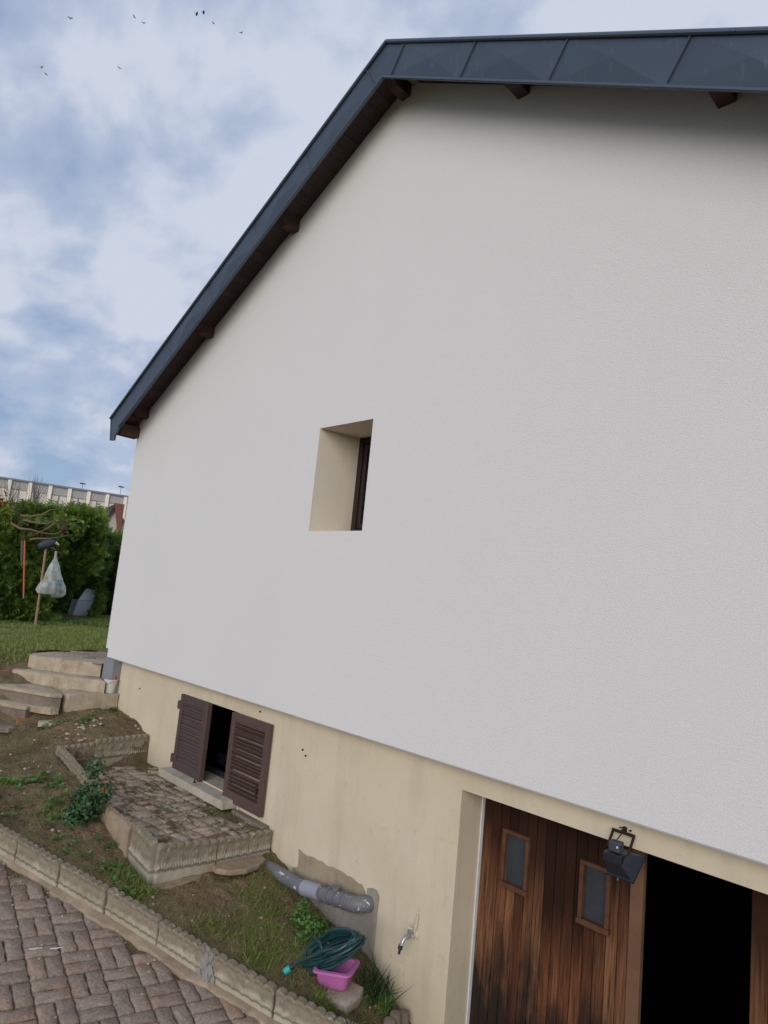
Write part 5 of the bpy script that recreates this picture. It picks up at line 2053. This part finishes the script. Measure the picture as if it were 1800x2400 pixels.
for (lab, c, rad, n, sz) in (('low dark leafy plant at the frame edge on the bed', (-7.62, 1.90, -1.91), (0.13, 0.13, 0.12), 150, 0.075), ('broad-leaved green weed by the drive edging', (-6.72, 1.95, -2.04), (0.16, 0.13, 0.05), 90, 0.075), ('upright leafy weed with white-spotted leaves under the grey drain pipe', (-4.22, 3.62, -2.46), (0.09, 0.09, 0.12), 190, 0.035), ('bushy green weed below the white collar of the drain pipe', (-4.10, 3.66, -2.52), (0.12, 0.11, 0.10), 260, 0.034)):
    w_ = thing('weed_plant', lab, 'plant', (c[0], c[1], c[2] - rad[2]))
    leafy('x', w_, c, rad, n, sz, MT['rose'] if n == 150 else MT['weed'], seed=n)
# strappy clump beside the wall, right of the basin
ir = thing('iris_clump', 'clump of dark strappy leaves by the wall right of the pink basin', 'plant', (-3.46, 3.74, -2.72))
n = 160
xy = np.c_[RNG.normal(-3.46, 0.045, n), RNG.normal(3.72, 0.05, n)]
grass_object('foliage', xy, h_bed, 0.10, 0.26, 0.006, 0.011, MT['darkplant'], parent=ir, lean=0.45, kind=None)
n = 60
xy = np.c_[RNG.normal(-3.36, 0.02, n), RNG.normal(3.74, 0.03, n)]
grass_object('foliage', xy, h_bed, 0.06, 0.17, 0.006, 0.012, MT['weed'], parent=ir, lean=0.3, kind=None)

# ------------------------------------------------------------------ hedges
FR_V, FR_F = [], []


def frond():
    """Flat drooping evergreen spray: spine with side sprigs."""
    V, F = [], []

    def tri(a, b_, c):
        i = len(V)
        V.extend([a, b_, c])
        F.append((i, i + 1, i + 2))
    tri((-0.05, 0, 0), (0.05, 0, 0), (0, 1.0, -0.18))
    for k, y_ in enumerate((0.12, 0.3, 0.48, 0.66)):
        L = 0.42 - 0.07 * k
        for s_ in (-1, 1):
            tri((0, y_, -0.02 * k), (0, y_ + 0.13, -0.03 * k), (s_ * L, y_ + L * 0.75, -0.10 - 0.03 * k))
    return V, F


FR_V, FR_F = frond()


def hedge_box(parent, x0, x1, y0, y1, z0, z1, n, size, m, seed, rot=0.0, pivot=(0, 0), part='foliage', bulge=0.25, mask=None):
    """Sprays over the faces of a lumpy box."""
    u = RNG.random((n, 3))
    face = RNG.choice(5, n, p=[0.36, 0.12, 0.22, 0.18, 0.12])
    P = np.empty((n, 3))
    P[:, 0] = x0 + (x1 - x0) * u[:, 0]
    P[:, 1] = y0 + (y1 - y0) * u[:, 1]
    P[:, 2] = z0 + (z1 - z0) * u[:, 2]
    N = np.zeros((n, 3))
    for fi, (ax, val, sg) in enumerate(((0, x1, 1), (0, x0, -1), (1, y0, -1), (1, y1, 1), (2, z1, 1))):
        s_ = face == fi
        P[s_, ax] = val - sg * RNG.exponential(0.07, s_.sum())
        N[s_, ax] = sg
    lump = fbm(P[:, 0] * 0.7 + P[:, 1] * 1.1, P[:, 2] * 1.4 + P[:, 0] * 0.4, 1.6, 3, seed) - 0.5
    P += N * (lump * bulge * 2)[:, None]
    if mask is not None:
        kp = mask(P)
        P, N = P[kp], N[kp]
        n = len(P)
    c, s_ = math.cos(rot), math.sin(rot)

    def rt(A):
        B = A.copy()
        B[:, 0] = A[:, 0] * c - A[:, 1] * s_
        B[:, 1] = A[:, 0] * s_ + A[:, 1] * c
        return B
    P2 = rt(P - np.array([*pivot, 0])) + np.array([*pivot, 0])
    N = rt(N)
    # spray direction: out and up a little, drooping tip
    fdir = N * 0.9 + RNG.normal(0, 0.45, (n, 3)) + np.array([0, 0, 0.35])
    fdir /= np.linalg.norm(fdir, axis=1, keepdims=True)
    zz = RNG.normal(0, 0.5, (n, 3)) + np.array([0, 0, 0.6]) + N * 0.5
    xx_ = np.cross(fdir, zz)
    xx_ /= np.linalg.norm(xx_, axis=1, keepdims=True)
    zz = np.cross(xx_, fdir)
    Rm = np.stack([xx_, fdir, zz], 2)
    t = np.clip(0.5 + 1.1 * (fbm(P[:, 1] * 2, P[:, 2] * 2 + P[:, 0], 1.3, 3, seed + 4) - 0.5) + RNG.normal(0, 0.2, n), 0, 1)
    V, F, T = scatter(FR_V, FR_F, P2, Rm, size * RNG.uniform(0.6, 1.35, n), t)
    return arr_mesh(part, V, F, m, parent, T)


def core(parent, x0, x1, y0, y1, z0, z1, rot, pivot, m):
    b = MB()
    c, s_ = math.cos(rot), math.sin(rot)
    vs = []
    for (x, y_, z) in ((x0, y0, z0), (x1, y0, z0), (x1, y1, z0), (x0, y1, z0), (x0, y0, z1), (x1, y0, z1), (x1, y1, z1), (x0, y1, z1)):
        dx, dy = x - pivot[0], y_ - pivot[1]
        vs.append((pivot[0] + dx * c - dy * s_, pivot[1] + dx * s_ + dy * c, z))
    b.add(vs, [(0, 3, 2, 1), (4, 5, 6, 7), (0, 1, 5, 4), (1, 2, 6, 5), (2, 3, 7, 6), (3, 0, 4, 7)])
    b.build('shade_core', m, parent)


MT['core'] = m_simple('hedge_shade_fill', (0.040, 0.040, 0.018), 0.95, 0.05, var=0.4, scale=6)  # dark filler boxes inside the hedges, their inner shade put into the colour
# near hedge: front face turned towards the garden, long axis running back along x
h1 = thing('hedge', 'big untrimmed evergreen hedge with bare brown branches, behind the hanging bag', 'hedge', (-15.8, 5.0, -1.2))
rot1 = R(-48)
pv = (-15.2, 4.45)


def m_hole(P):
    # ragged opening where branches were cut
    gx = (P[:, 1] - 4.55) / 0.55
    gz = (P[:, 2] - 0.85) / 0.33
    hole = (gx ** 2 + gz ** 2 < 1) & (P[:, 0] > pv[0] - 0.9)
    return ~(hole & (RNG.random(len(P)) < 0.8))


hedge_box(h1, -18.6, -15.2, 2.6, 7.2, -1.15, 1.02, 15000, 0.26, MT['thuja'], 31, 0, pv, mask=lambda P: m_hole(P) & (P[:, 1] < 4.9 + (-15.0 - P[:, 0]) * 0.85))
core(h1, -18.3, -15.5, 2.7, 4.6, -1.15, 0.75, 0, pv, MT['core'])
core(h1, -18.3, -16.8, 4.5, 5.6, -1.15, 0.95, 0, pv, MT['core'])
hedge_box(h1, -18.4, -16.1, 4.6, 6.35, -1.0, 1.30, 9500, 0.26, MT['thuja'], 37, 0, pv, mask=lambda P: P[:, 1] < 5.95 + 0.40 * np.clip((P[:, 2] + 0.35) / 0.6, -1, 1))
leafy('x', h1, (-15.9, 5.5, 0.95), (0.45, 0.35, 0.28), 700, 0.12, MT['thuja'], seed=3)
leafy('x', h1, (-15.6, 4.2, 0.55), (0.35, 0.7, 0.35), 500, 0.12, MT['thuja_b'], seed=4)
BR = [[(-14.95, 4.2, 1.0), (-14.9, 4.38, 1.01), (-14.85, 4.58, 1.08), (-14.9, 4.73, 1.2), (-15.1, 5.02, 1.28)],
      [(-14.95, 4.27, 0.92), (-14.85, 4.49, 0.89), (-14.85, 4.7, 0.9), (-14.9, 4.82, 0.98), (-15.1, 4.96, 1.06)],
      [(-15.1, 4.09, 0.83), (-14.95, 4.23, 0.74), (-14.85, 4.4, 0.74), (-14.85, 4.64, 0.70), (-14.9, 4.88, 0.71), (-15.0, 5.05, 0.79), (-15.2, 5.21, 0.88)],
      [(-15.0, 4.47, 0.54), (-14.9, 4.57, 0.58), (-14.85, 4.78, 0.60), (-14.95, 5.0, 0.66), (-15.2, 5.29, 0.75)],
      [(-14.9, 4.86, 0.95), (-14.9, 4.75, 0.82), (-15.2, 4.60, 0.66)], [(-14.9, 4.90, 1.0), (-15.0, 5.05, 0.95), (-15.3, 5.2, 0.8)],
      [(-14.8, 4.72, 0.46), (-14.8, 4.9, 0.40), (-14.9, 5.1, 0.32)]]
for k, pl in enumerate(BR):
    b = MB()
    b.tube(pl, [0.024 - 0.014 * i / (len(pl) - 1) for i in range(len(pl))], 7)
    b.build('branch', MT['bark'], h1, smooth=True)
h2 = thing('hedge', 'second clipped evergreen hedge set farther back, right of the near hedge', 'hedge', (-19.6, 7.9, -1.2))
hedge_box(h2, -20.9, -19.0, 6.6, 11.0, -1.0, 0.95, 10000, 0.26, MT['thuja'], 51, 0, pv)
core(h2, -20.7, -19.3, 6.9, 10.8, -1.15, 0.8, 0, pv, MT['core'])
leafy('x', h2, (-18.95, 7.85, 0.8), (0.2, 0.3, 0.25), 120, 0.11, MT['thuja_b'], seed=8)
ys_ = thing('autumn_shrub', 'orange-yellow autumn shrub at the left frame edge above the hedge', 'shrub', (-16.4, 3.9, -1.2))
leafy('x', ys_, (-16.4, 3.95, 0.95), (0.6, 0.42, 0.60), 900, 0.13, MT['thuja_y'], seed=9)
leafy('x', ys_, (-16.2, 4.25, 1.0), (0.5, 0.35, 0.4), 400, 0.13, MT['thuja_b'], seed=10)
b = MB()
for k in range(5):
    b.tube([(-16.4, 3.9, -1.2), (-16.4 + random.uniform(-.2, .2), 3.9 + random.uniform(-.2, .2), 0.2), (-16.4 + random.uniform(-.4, .4), 3.9 + random.uniform(-.3, .3), 1.2)], [0.03, 0.02, 0.01], 6)
b.build('stem', MT['bark'], ys_)
# ground ivy under the hedge
rosettes([(RNG.uniform(-15.6, -14.3), RNG.uniform(4.0, 6.4)) for _ in range(160)], 9, 0.075, lambda x, y_: h_lawn(np.array([x]), np.array([y_]))[0], MT['weed'], 'ground_ivy')

# pole with dark hood, bag hung on it, broom handle
po = thing('wooden_pole', 'bare wooden pole in the lawn before the hedge, dark grey hood on top', 'pole', (-14.5, 4.68, -1.16))
b = MB()
b.tube([(-14.5, 4.68, -1.18), (-14.5, 4.665, -0.4), (-14.5, 4.645, 0.42)], [0.026, 0.024, 0.022], 10)
b.build('shaft', MT['polewood'], po, smooth=True)
b = MB()
b.tube([(-14.5, 4.50, 0.40), (-14.5, 4.60, 0.455), (-14.5, 4.72, 0.50), (-14.5, 4.81, 0.52)], [0.055, 0.085, 0.085, 0.05], 12)
b.build('hood', MT['hood'], po, smooth=True)
b = MB()
b.tube([(-14.46, 4.80, 0.52), (-14.46, 4.87, 0.485)], [0.035, 0.012], 8)
b.build('hood_tip', MT['white'], po, smooth=True)

bag = thing('rubbish_bag', 'knotted translucent white bag of packaging hanging from the wooden pole', 'bag', (-14.42, 4.83, 0.15))
prof = [(0.02, 0.20), (0.022, 0.06), (0.05, 0.0), (0.09, -0.10), (0.135, -0.24), (0.19, -0.38), (0.235, -0.50), (0.245, -0.60), (0.20, -0.665), (0.10, -0.68), (0.0, -0.67)]
V, F = [], []
n = 28
for (r, h) in prof:
    for k in range(n):
        a = 2 * math.pi * k / n
        rr_ = r * (1 + 0.10 * math.sin(6 * a + h * 9) + 0.07 * math.sin(11 * a - 4 * h)) + 0.012 * mnoise.noise(Vector((math.cos(a) * 3, math.sin(a) * 3, h * 9)))
        sk = 0.03 * (h / -0.6)
        ex = (0.05 if (math.sin(a) < -0.6 and h < -0.45) else 0)
        V.append((-14.42 + rr_ * 0.62 * math.cos(a), 4.83 + sk + rr_ * math.sin(a) - ex * 0.6, 0.15 + h - (0.05 * max(0, math.sin(a)) if h < -0.55 else 0)))
for i in range(len(prof) - 1):
    for k in range(n):
        F.append((i * n + k, i * n + (k + 1) % n, (i + 1) * n + (k + 1) % n, (i + 1) * n + k))
b = MB()
b.add(V, F)
b.build('bag_film', MT['bag'], bag, smooth=True)
b = MB()
b.tube([(-14.45, 4.70, 0.38), (-14.43, 4.77, 0.25), (-14.42, 4.83, 0.18), (-14.43, 4.87, 0.28), (-14.45, 4.84, 0.40)], 0.006, 6)
b.build('drawstring', MT['dark'], bag)
rc = random.Random(3)
for i, (c, lab) in enumerate((((0.42, 0.40, 0.36), None), ((0.05, 0.09, 0.30), None), ((0.40, 0.03, 0.03), None), ((0.035, 0.05, 0.09), None), ((0.10, 0.06, 0.035), None), ((0.14, 0.10, 0.05), None), ((0.16, 0.05, 0.05), None), ((0.03, 0.025, 0.02), None), ((0.35, 0.25, 0.06), None), ((0.5, 0.5, 0.5), None))):
    m = m_simple('wrapper', c, 0.5, 0.4)
    b = MB()
    px = [(-0.03, -0.15, -0.50), (-0.05, -0.07, -0.42), (-0.08, -0.02, -0.31), (-0.06, 0.06, -0.44), (-0.02, -0.06, -0.58), (-0.06, 0.03, -0.58), (-0.05, 0.14, -0.58), (0.02, 0.06, -0.60), (-0.03, -0.12, -0.37), (-0.1, -0.17, -0.52)][i]
    hw = [0.05, 0.06, 0.035, 0.09, 0.09, 0.07, 0.08, 0.10, 0.05, 0.03][i]
    b.rock((-14.365 + px[0] * 0.5, 4.85 + px[1], 0.15 + px[2]), hw * 1.15, i, 1, (0.6, 1.1, 0.6 if i in (4, 5, 6, 7) else 1.0), 0.5)
    b.build('packaging', m, bag)
oh = thing('broom_handle', 'orange tube handle hung upright in the hedge', 'pole', (-14.78, 4.40, -0.6))
b = MB()
b.tube([(-14.78, 4.31, 0.50), (-14.78, 4.455, -0.57)], 0.018, 10)
b.build('tube', MT['orange'], oh, smooth=True)
b = MB()
b.tube([(-14.78, 4.455, -0.57), (-14.78, 4.462, -0.66)], 0.010, 8)
b.build('ferrule', MT['chrome'], oh)
o = MB()
o.tube([(-14.86, 4.285, 0.50), (-14.86, 4.34, 0.08)], 0.022, 8)
tag(o.build('grey_stick', MT['twig'], smooth=True), 'short grey stick hung beside the orange handle in the hedge', 'stick')
o = MB()
o.rock((-14.75, 5.02, 0.85), 0.075, 4, 2, (0.7, 1, 0.9))
o.tube([(-14.75, 5.02, 0.9), (-14.75, 5.0, 1.1)], 0.008, 6)
m_feed = m_simple('maroon_plastic', (0.075, 0.022, 0.028), 0.6, 0.3)
tag(o.build('bird_feeder', m_feed, smooth=True), 'small maroon bird feeder hanging in the hedge', 'feeder')

# grey bin behind the hedge end
gb = thing('rubbish_bin', 'tilted grey plastic bin half hidden at the hedge foot', 'bin', (-18.0, 6.9, -1.16))
b = MB()
V = [(-17.85, 6.60, -1.16), (-18.2, 6.60, -1.16), (-18.2, 6.97, -1.16), (-17.85, 6.97, -1.16), (-17.78, 6.66, -0.74), (-18.22, 6.66, -0.74), (-18.22, 7.06, -0.72), (-17.78, 7.06, -0.72)]
b.add(V, [(0, 3, 2, 1), (4, 5, 6, 7), (0, 1, 5, 4), (1, 2, 6, 5), (2, 3, 7, 6), (3, 0, 4, 7)])
b.build('bin_body', MT['bingrey'], gb, bevel=0.02)
b = MB()
b.prism([(-17.76, 6.66, -0.735), (-17.76, 7.06, -0.715), (-17.86, 7.16, -0.42), (-17.86, 6.86, -0.44)], (-0.05, 0, 0))
b.build('lid', MT['bingrey'], gb, bevel=0.01)
b = MB()
b.prism([(-17.84, 6.98, -0.40), (-17.84, 7.19, -0.41), (-17.84, 7.20, -0.33), (-17.84, 7.0, -0.32)], (-0.03, 0, 0))
b.build('lid_grip', MT['white'], gb, bevel=0.006)

# ------------------------------------------------------------------ far background
# long building about seventy metres away
fb = thing('long_building', 'long pale flat-roofed building with white pilasters, far behind the hedge', 'building', (-71.5, 23.0, -1.4))
A0, A1 = np.array([-74.5, 11.5]), np.array([-68.2, 33.5])
ud = (A1 - A0) / np.linalg.norm(A1 - A0)
nd = np.array([ud[1], -ud[0]])               # towards the viewer
BT = 8.30
LEN = np.linalg.norm(A1 - A0)


def bbox_(mbx, s0, s1, d0, d1, z0, z1):
    c = []
    for z in (z0, z1):
        for (s_, d_) in ((s0, d0), (s1, d0), (s1, d1), (s0, d1)):
            p = A0 + ud * s_ + nd * d_
            c.append((p[0], p[1], z))
    mbx.add(c, [(0, 3, 2, 1), (4, 5, 6, 7), (0, 1, 5, 4), (1, 2, 6, 5), (2, 3, 7, 6), (3, 0, 4, 7)])


b = MB()
bbox_(b, 0, LEN, -9, 0, -1.5, BT - 0.15)
b.build('wall', MT['pilaster'], fb)
b = MB()
bbox_(b, -0.2, LEN + 0.2, -9.2, 0.35, BT - 0.15, BT + 0.02)
b.build('roof_edge', MT['roofedge'], fb)
sp0 = 1.80
pitch = 1.79
k = 0
s_ = float(np.dot(np.array([-72.56, 18.97]) - A0, ud)) - 4 * pitch
while s_ < LEN:
    b = MB()
    bbox_(b, s_ - 0.17, s_ + 0.17, 0.003, 0.32, -1.5, BT - 0.155)
    b.build('pilaster', MT['pilaster'], fb)
    b = MB()
    bbox_(b, s_ + 0.175, s_ + pitch - 0.175, 0.003, 0.12, BT - 0.97, BT - 0.16)
    cl = b.build('cladding_panel', MT['cladding'], fb)
    b = MB()
    for r_ in range(9):
        bbox_(b, s_ + 0.24 + r_ * 0.15, s_ + 0.31 + r_ * 0.15, 0.125, 0.16, BT - 0.96, BT - 0.17)
    b.build('rib', MT['clad_rib'], cl, kind='stuff')
    for fl_ in range(3):
        zt3 = BT - 1.0 - fl_ * 2.7
        b = MB()
        bbox_(b, s_ + 0.175, s_ + pitch - 0.175, 0.003, 0.05, zt3 - 1.6, zt3 - 0.02)
        w_ = b.build('window', MT['greypost'], fb)
        for (u0, u1) in ((0.22, 0.82), (0.98, 1.58)):
            b = MB()
            bbox_(b, s_ + u0, s_ + u1, 0.055, 0.08, zt3 - 1.5 + random.choice([0, 0, 0.25]), zt3 - 0.05)
            b.build('pane', MT['blind'], w_)
    s_ += pitch
    k += 1
for (pos, lab, hh) in (((-70.66, 25.15), 'small black lamp on a thin post on the far roof', 0.55), ((-69.0, 28.45), 'thin lamp bracket on the far roof at the white house corner', 0.75)):
    lp = thing('roof_lamp', lab, 'lamp', (pos[0], pos[1], BT))
    b = MB()
    b.tube([(pos[0], pos[1], BT - 0.1), (pos[0], pos[1], BT + hh)], 0.03, 6)
    b.build('post', MT['roofedge'], lp)
    b = MB()
    b.box(pos[0] - 0.12, pos[0] + 0.12, pos[1] - 0.25, pos[1] + 0.25, BT + hh, BT + hh + 0.09)
    b.build('lamp_head', MT['dark'], lp)
# small house with a red tiled roof
rh_ = thing('red_roof_house', 'small house with steep red-brown tiled gable roof behind the second hedge', 'house', (-29.6, 12.5, -1.4))
b = MB()
gx0 = -29.6
hA = np.array([-29.66, 12.02])
ha = np.array([0.25, 0.97])
hb = np.array([-0.97, 0.25])


def hp(u, d_, z):
    p = hA + ha * u + hb * d_
    return (p[0], p[1], z)


b.add([hp(-0.10, 0, -1.4), hp(0.9, 0, -1.4), hp(0.9, 0, 2.0), hp(0.0, 0, 2.95), hp(-0.35, 0, 1.9), hp(-0.35, 0, -1.4)], [(0, 1, 2, 3, 4, 5)])
b.add([hp(-0.35, 0, -1.4), hp(-0.35, 5, -1.4), hp(-0.35, 5, 1.9), hp(-0.35, 0, 1.9)], [(0, 1, 2, 3)])
b.build('wall', MT['gable'], rh_)
b = MB()
b.prism([hp(0.06, -0.15, 3.12), hp(1.3, -0.15, 1.2), hp(1.3, -0.15, 1.1), hp(0.06, -0.15, 3.0)], tuple((np.array(hp(0, 5, 0)) - np.array(hp(0, -0.15, 0))).tolist()))
b.build('roof', MT['tilered'], rh_)
b = MB()
b.prism([hp(0.06, -0.12, 3.12), hp(-0.55, -0.12, 1.75), hp(-0.50, -0.12, 1.60), hp(0.06, -0.12, 2.85)], tuple((np.array(hp(0, 5, 0)) - np.array(hp(0, 0, 0))).tolist()))
b.build('barge_board', MT['barge'], rh_)
b = MB()
b.prism([hp(0.0, -0.16, 3.13), hp(0.42, -0.16, 3.13), hp(0.42, -0.16, 1.9), hp(0.36, -0.16, 1.55)], tuple((hb * 0.04).tolist()) + (0,))
b.build('verge_tiles', MT['tilered'], rh_)

# bare tree tops before the far building
for i, (x, y_, h, sp) in enumerate(((-48, 14.2, 6.1, 0.8), (-50, 13.2, 5.9, 0.8))):
    tr = thing('bare_tree', ('bare leafless tree rising before the far building, right one of the pair', 'bare leafless tree rising before the far building, left one of the pair')[i], 'tree', (x, y_, -1.4))
    b = MB()
    b.tube([(x, y_, -1.4), (x, y_, 2.5)], [0.12, 0.08], 7)
    b.build('trunk', MT['twig'], tr)
    b = MB()
    for k in range(26):
        a = random.uniform(0, 6.28)
        z0 = random.uniform(1.5, 4.5)
        r0 = sp * random.uniform(0.3, 1.0)
        b.tube([(x, y_, z0), (x + r0 * 0.6 * math.cos(a), y_ + r0 * 0.6 * math.sin(a), z0 + (h - z0) * 0.5), (x + r0 * math.cos(a), y_ + r0 * math.sin(a), min(h, z0 + (h - z0) * random.uniform(0.7, 1.0)))], [0.020, 0.012, 0.006], 5)
    b.build('crown', MT['twig'], tr)

# ------------------------------------------------------------------ birds
def bird(pos, span, yaw, flap, lab, bank=0.0):
    bd = thing('bird', lab, 'bird', pos, 'flock of birds high in the sky')
    bd.rotation_euler = (bank, 0, yaw)
    V, F = [], []
    # body along x
    prof = [(-0.5, 0.01), (-0.35, 0.06), (-0.05, 0.11), (0.2, 0.09), (0.36, 0.06), (0.45, 0.055), (0.55, 0.01)]
    n = 8
    for (x, r) in prof:
        for k in range(n):
            a = 2 * math.pi * k / n
            V.append((x * span * 0.45, r * span * 0.5 * math.cos(a), r * span * 0.5 * math.sin(a)))
    for i in range(len(prof) - 1):
        for k in range(n):
            F.append((i * n + k, i * n + (k + 1) % n, (i + 1) * n + (k + 1) % n, (i + 1) * n + k))
    V.extend([(-0.45 * span * 0.45, 0, 0), (-0.75 * span * 0.45, 0.08 * span, 0), (-0.75 * span * 0.45, -0.08 * span, 0), (-0.45 * span * 0.45, 0, 0.01)])
    b0 = len(V) - 4
    F.append((b0, b0 + 1, b0 + 2))
    me = bpy.data.meshes.new('body')
    me.from_pydata(V, [], F)
    me.update()
    link('body', me, MT['bird'], bd)
    for s_ in (-1, 1):
        z1, z2 = 0.16 * span * flap, 0.22 * span * flap
        W_ = [(0.10, 0.02, 0.0), (0.13, 0.22, z1), (0.02, 0.5, z2), (-0.10, 0.32, z1 * 1.1), (-0.10, 0.15, z1 * 0.6), (-0.12, 0.02, 0.0)]
        V = [(a * span, s_ * c * span, d) for a, c, d in W_] + [(a * span, s_ * c * span, d - 0.012 * span) for a, c, d in W_]
        me = bpy.data.meshes.new('wing')
        me.from_pydata(V, [], [(0, 1, 4, 5), (1, 2, 3, 4), (6, 7, 10, 11), (7, 8, 9, 10)] + [(i, (i + 1) % 6, 6 + (i + 1) % 6, 6 + i) for i in range(6)])
        me.update()
        link('wing', me, MT['bird'], bd)
    return bd


BD = [((-38.93, 9.17, 30.99), 0.32, 'dark bird flying alone at the upper left of the sky'), ((-38.07, 12.27, 32.88), 0.26, 'dark bird, upper one of the close slanting pair'), ((-37.9, 12.79, 32.76), 0.26, 'dark bird, lower one of the close slanting pair'),
      ((-36.89, 15.47, 34.78), 0.42, 'dark bird gliding with wings spread, left of the top pair'), ((-36.74, 15.82, 35.05), 0.42, 'dark bird gliding with wings spread, right of the top pair'), ((-36.47, 16.43, 34.56), 0.26, 'dark bird just below the top gliding pair'), ((-35.73, 17.98, 34.61), 0.26, 'dark bird nearest to the roof edge'),
      ((-39.14, 8.23, 27.35), 0.26, 'dark bird, upper one of the low left pair'), ((-39.08, 8.52, 27.09), 0.26, 'dark bird, lower one of the low left pair'), ((-38.17, 11.95, 29.34), 0.26, 'dark bird flying alone lowest, right of the low pair')]
for i, (p_, s_, lab) in enumerate(BD):
    glide = 'gliding with' in lab
    bird(p_, s_ * 1.0, R(60 + 25 * math.sin(i * 2.3)) if glide else R(-20 + 50 * math.sin(i * 1.7)), 0.15 if glide else random.uniform(0.6, 1.3), lab, bank=random.uniform(-0.3, 0.3))
